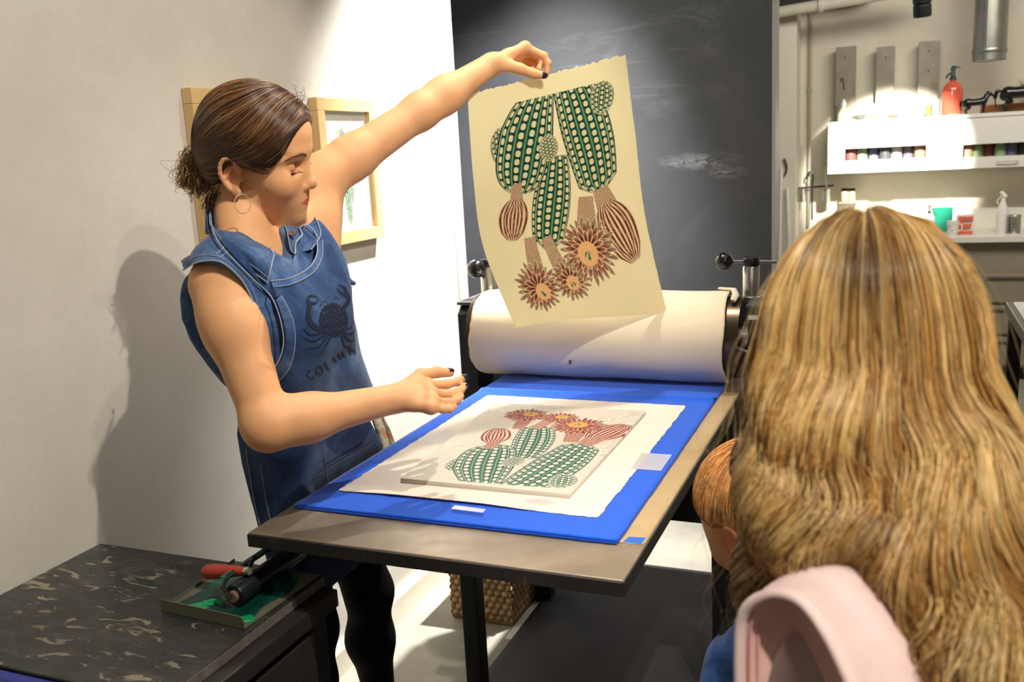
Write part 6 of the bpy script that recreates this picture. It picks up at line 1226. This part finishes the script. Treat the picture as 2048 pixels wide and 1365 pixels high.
p = top(1838, 6.40); o = empty('ceramic_pitcher', p, 'small cream pitcher with a gilt rim and handle', 'pitcher'); MB().lathe(p, [(.020, 0), (.032, .02), (.028, .05), (.018, .062), (.022, .072)], 24).build('pitcher_body', M_wht, o, True); MB().tube([p+[.024, 0, .06], p+[.048, 0, .05], p+[.044, 0, .02], p+[.03, 0, .016]], .004, 8).build('handle', mat('gilt', srgb(214, 178, 96), .3, .7), o, True)
p = top(1858, 6.38); tag(MB().lathe(p, [(.012, 0), (.018, .02), (.014, .03), (.020, .045), (.016, .062), (.010, .066)], 18).build('gilt_goblet', bpy.data.materials['gilt'], None, True, loc=tuple(p)), 'little gilt goblet beside the cream pitcher', 'goblet')
# big metal letter lying on its back against the wall
M_let = mat('worn_grey_metal_letter', srgb(150, 142, 126), .5, .35, var=.3, vscale=10, bump=.1); M_lets = mat('letter_side', srgb(190, 184, 168), .5, .3)
def lx(x, y): v = ON(x, y, 1, 6.585); return float(v[0]), float(v[2])
zl0 = zt2+.001; lb = MB(); x00, _ = lx(1672, 240); x11, _ = lx(1878, 240)
for (xl, xr, yt) in ((1672, 1712, 95), (1753, 1790, 95), (1838, 1880, 84)):
    a, zt_ = lx(xl, yt); b, _ = lx(xr, yt); lb.box((a, 6.585, zl0+.10), (b, 6.655, zt_), .002)
lb.box((x00, 6.585, zl0), (x11, 6.655, zl0+.105), .002); lo = empty('metal_letter', ((x00+x11)/2, 6.62, zl0), 'large grey metal letter with three upright bars leaning at the cream wall', 'letter sign'); lb.build('letter_face', M_let, lo)
for (x, y) in ((1690, 115), (1772, 115), (1857, 102), (1857, 142)): a, z = lx(x, y); MB().lathe((a, 6.584, z), [(.004, -.002), (.005, 0)], 10, (0, 1, 0)).build('bolt_hole', M_blk, lo)
a, z = lx(1686, 170); MB().tube([(a-.006, 6.583, z+.02), (a-.016, 6.583, z+.03), (a-.010, 6.583, z+.044), (a+.002, 6.583, z+.034), (a+.004, 6.583, z), (a+.007, 6.583, z-.03)], .0035, 8).build('hook', M_blk, lo, True)
# utensil rail on the wall left of the cabinets
YR2 = 6.63; w = lambda x, y: np.array(ON(x, y, 1, YR2))
ra_ = empty('utensil_rail', w(1620, 375), 'black iron utensil rail with a tall curled hook on the cream wall', 'rail'); MB().tube([w(1588, 377), w(1668, 371)], .006, 8).build('rail_bar', M_blk, ra_, True)
MB().tube(smoothpath([w(1614, 358), w(1617, 347), w(1622, 345), (w(1626, 350)), w(1625, 365), w(1624, 400), w(1624, 440)], 30), .006, 8).build('curled_hook', M_blk, ra_, True)
for x, lab in ((1603, 'steel cup hanging at the left end of the utensil rail'), (1653, 'steel cup hanging at the right end of the utensil rail')):
    b = w(x, 403)+[0, -.045, 0]; o = empty('steel_cup', b, lab, 'cup', 'steel cups on the utensil rail'); MB().lathe(b, [(.030, 0), (.032, .003), (.033, .085), (.035, .088), (.031, .088), (.029, .006), (.002, .005)], 24).build('cup_body', M_chrome, o, True); MB().tube([b+[0, .03, .08], b+[0, .045, .09]], .003, 6).build('hanger', M_chrome, o, True)
def uten(x0, y0, x1, y1, r0, r1, m, nm, lab, cat, dy=-.045): o = MB().tube([w(x0, y0)+[0, dy, 0], w((x0+x1)/2, (y0+y1)/2)+[0, dy, 0], w(x1, y1)+[0, dy, 0]], [r0, (r0+r1)/2, r1], 8, flat=.5).build(nm, m, None, True, loc=tuple(w(x1, y1)+[0, dy, 0])); tag(o, lab, cat)
uten(1650, 333, 1655, 385, .010, .012, M_wht, 'white_spatula', 'white spatula standing in the right steel cup', 'spatula'); uten(1602, 345, 1603, 385, .003, .004, M_chrome, 'steel_skewer', 'thin steel rod standing in the left steel cup', 'rod'); uten(1585, 360, 1586, 388, .009, .008, M_blk, 'kitchen_knife', 'black handled knife hanging left of the steel cups', 'knife', -.02)
for k, (x, lab) in enumerate(((1690, 'left glass spice jar under the left cabinet'), (1704, 'right glass spice jar under the left cabinet'))):
    b = w(x, 402)+[0, -.05, 0]; o = empty('spice_jar', b, lab, 'jar', 'spice jars under the cabinet'); MB().lathe(b, [(.020, 0), (.023, .004), (.023, .06), (.018, .07)], 20).build('jar_body', mat('spice_glass', srgb(214, 200, 158), .25), o, True); MB().lathe(b, [(.021, .068), (.021, .085)], 20).build('lid', M_blk, o, True)
shv = MB().box(w(1680, 403)+[0, -.09, -.006], w(1714, 403)+[0, .06, 0]).build('spice_shelf', M_wht, loc=tuple(w(1697, 403))); tag(shv, 'tiny white shelf carrying two spice jars', 'shelf')
for k, (x0, x1, lab) in enumerate(((1560, 1558, 'tall white pole leaning at the pale corner'), (1578, 1570, 'second white pole leaning beside the first'))):
    b = np.array(ON(x0, 480, 1, 6.36)); b2 = np.array([b[0]-.01, 6.30, .002]); t_ = np.array(ON(x1+4, 335+40*k, 1, 6.39)); o = MB().tube([b2, b, t_], .011, 10).build('white_pole', M_wht, None, True, loc=tuple(b2)); tag(o, lab, 'pole', 'white poles by the pale corner')
hk = np.array(ON(1568, 333, 1, 6.405)); o = MB().tube(smoothpath([hk+[0, 0, .05], hk+[.012, 0, .02], hk+[.016, 0, -.02], hk+[.004, 0, -.06]], 12), [.007]*12, 8).build('brass_hook', mat('old_brass', srgb(96, 76, 40), .4, .6), None, True, loc=tuple(hk)); tag(o, 'old brass hook fixed to the pale corner post', 'hook')
# work cart at the right edge with papers and a leather bag
cz = .90; c0 = ON(2011, 604, 2, cz); cart = empty('work_cart', (c0[0]+.3, c0[1], 0), 'dark metal work cart at the right edge of the room', 'cart'); x0, y1 = float(c0[0]), float(c0[1])
MB().box((x0, y1-1.3, cz-.04), (x0+.7, y1, cz), .004).build('cart_top', mat('grey_steel_top', srgb(120, 116, 110), .35, .6), cart); MB().box((x0+.02, y1-1.28, .25), (x0+.68, y1-.02, .28), .004).build('lower_shelf', M_black, cart)
for x in (x0+.03, x0+.67):
    for y in (y1-.03, y1-1.27): MB().box((x-.02, y-.02, .06), (x+.02, y+.02, cz-.04)).build('leg', M_black, cart); MB().lathe((x-.012, y, .031), [(.03, 0), (.03, .024)], 20, (1, 0, 0)).build('caster', M_blk, cart, True)
slab('paper', x0+.02, x0+.48, y1-.42, y1-.04, cz+.0005, .006, mat('white_sheet_stack', srgb(236, 232, 224), .8), 'stack of white paper on the dark work cart', 'paper', edge=.0003)
M_lea = mat('brown_leather', srgb(104, 60, 40), .5, var=.3, bump=.2); lb_ = np.array([x0+.16, y1-.12, cz+.008]); bag = empty('leather_bag', lb_, 'brown leather bag with a dark looped strap on the white papers', 'bag')
V, F = sdf_mesh([rc(lb_+[.02, 0, .07], lb_+[.25, .0, .07], .06, .065, .03, flat=(0, 1, 0), fr=.8), rc(lb_+[.02, 0, .12], lb_+[.24, 0, .13], .04, .04, .04), folds(.003, 40, (20, 20, 20))], .006, 12); link('bag_body', meshdata('bag_body', V, F), M_lea, bag, True)
MB().tube(smoothpath([lb_+[.05, -.03, .18], lb_+[-.04, -.04, .15], lb_+[-.075, -.04, .08], lb_+[-.05, -.04, .012], lb_+[.0, -.05, .02], lb_+[.01, -.05, .09]], 40), .011, 8, flat=.35).build('strap', mat('dark_strap', srgb(50, 42, 34), .6), bag, True)
MB().obox(lb_+[.0, -.02, .21], np.array([[.8, 0, .6], [0, 1, 0], [-.6, 0, .8]]), (.045, .02, .03), .004).build('white_flap', mat('cream_leather', srgb(214, 204, 188), .6), bag)
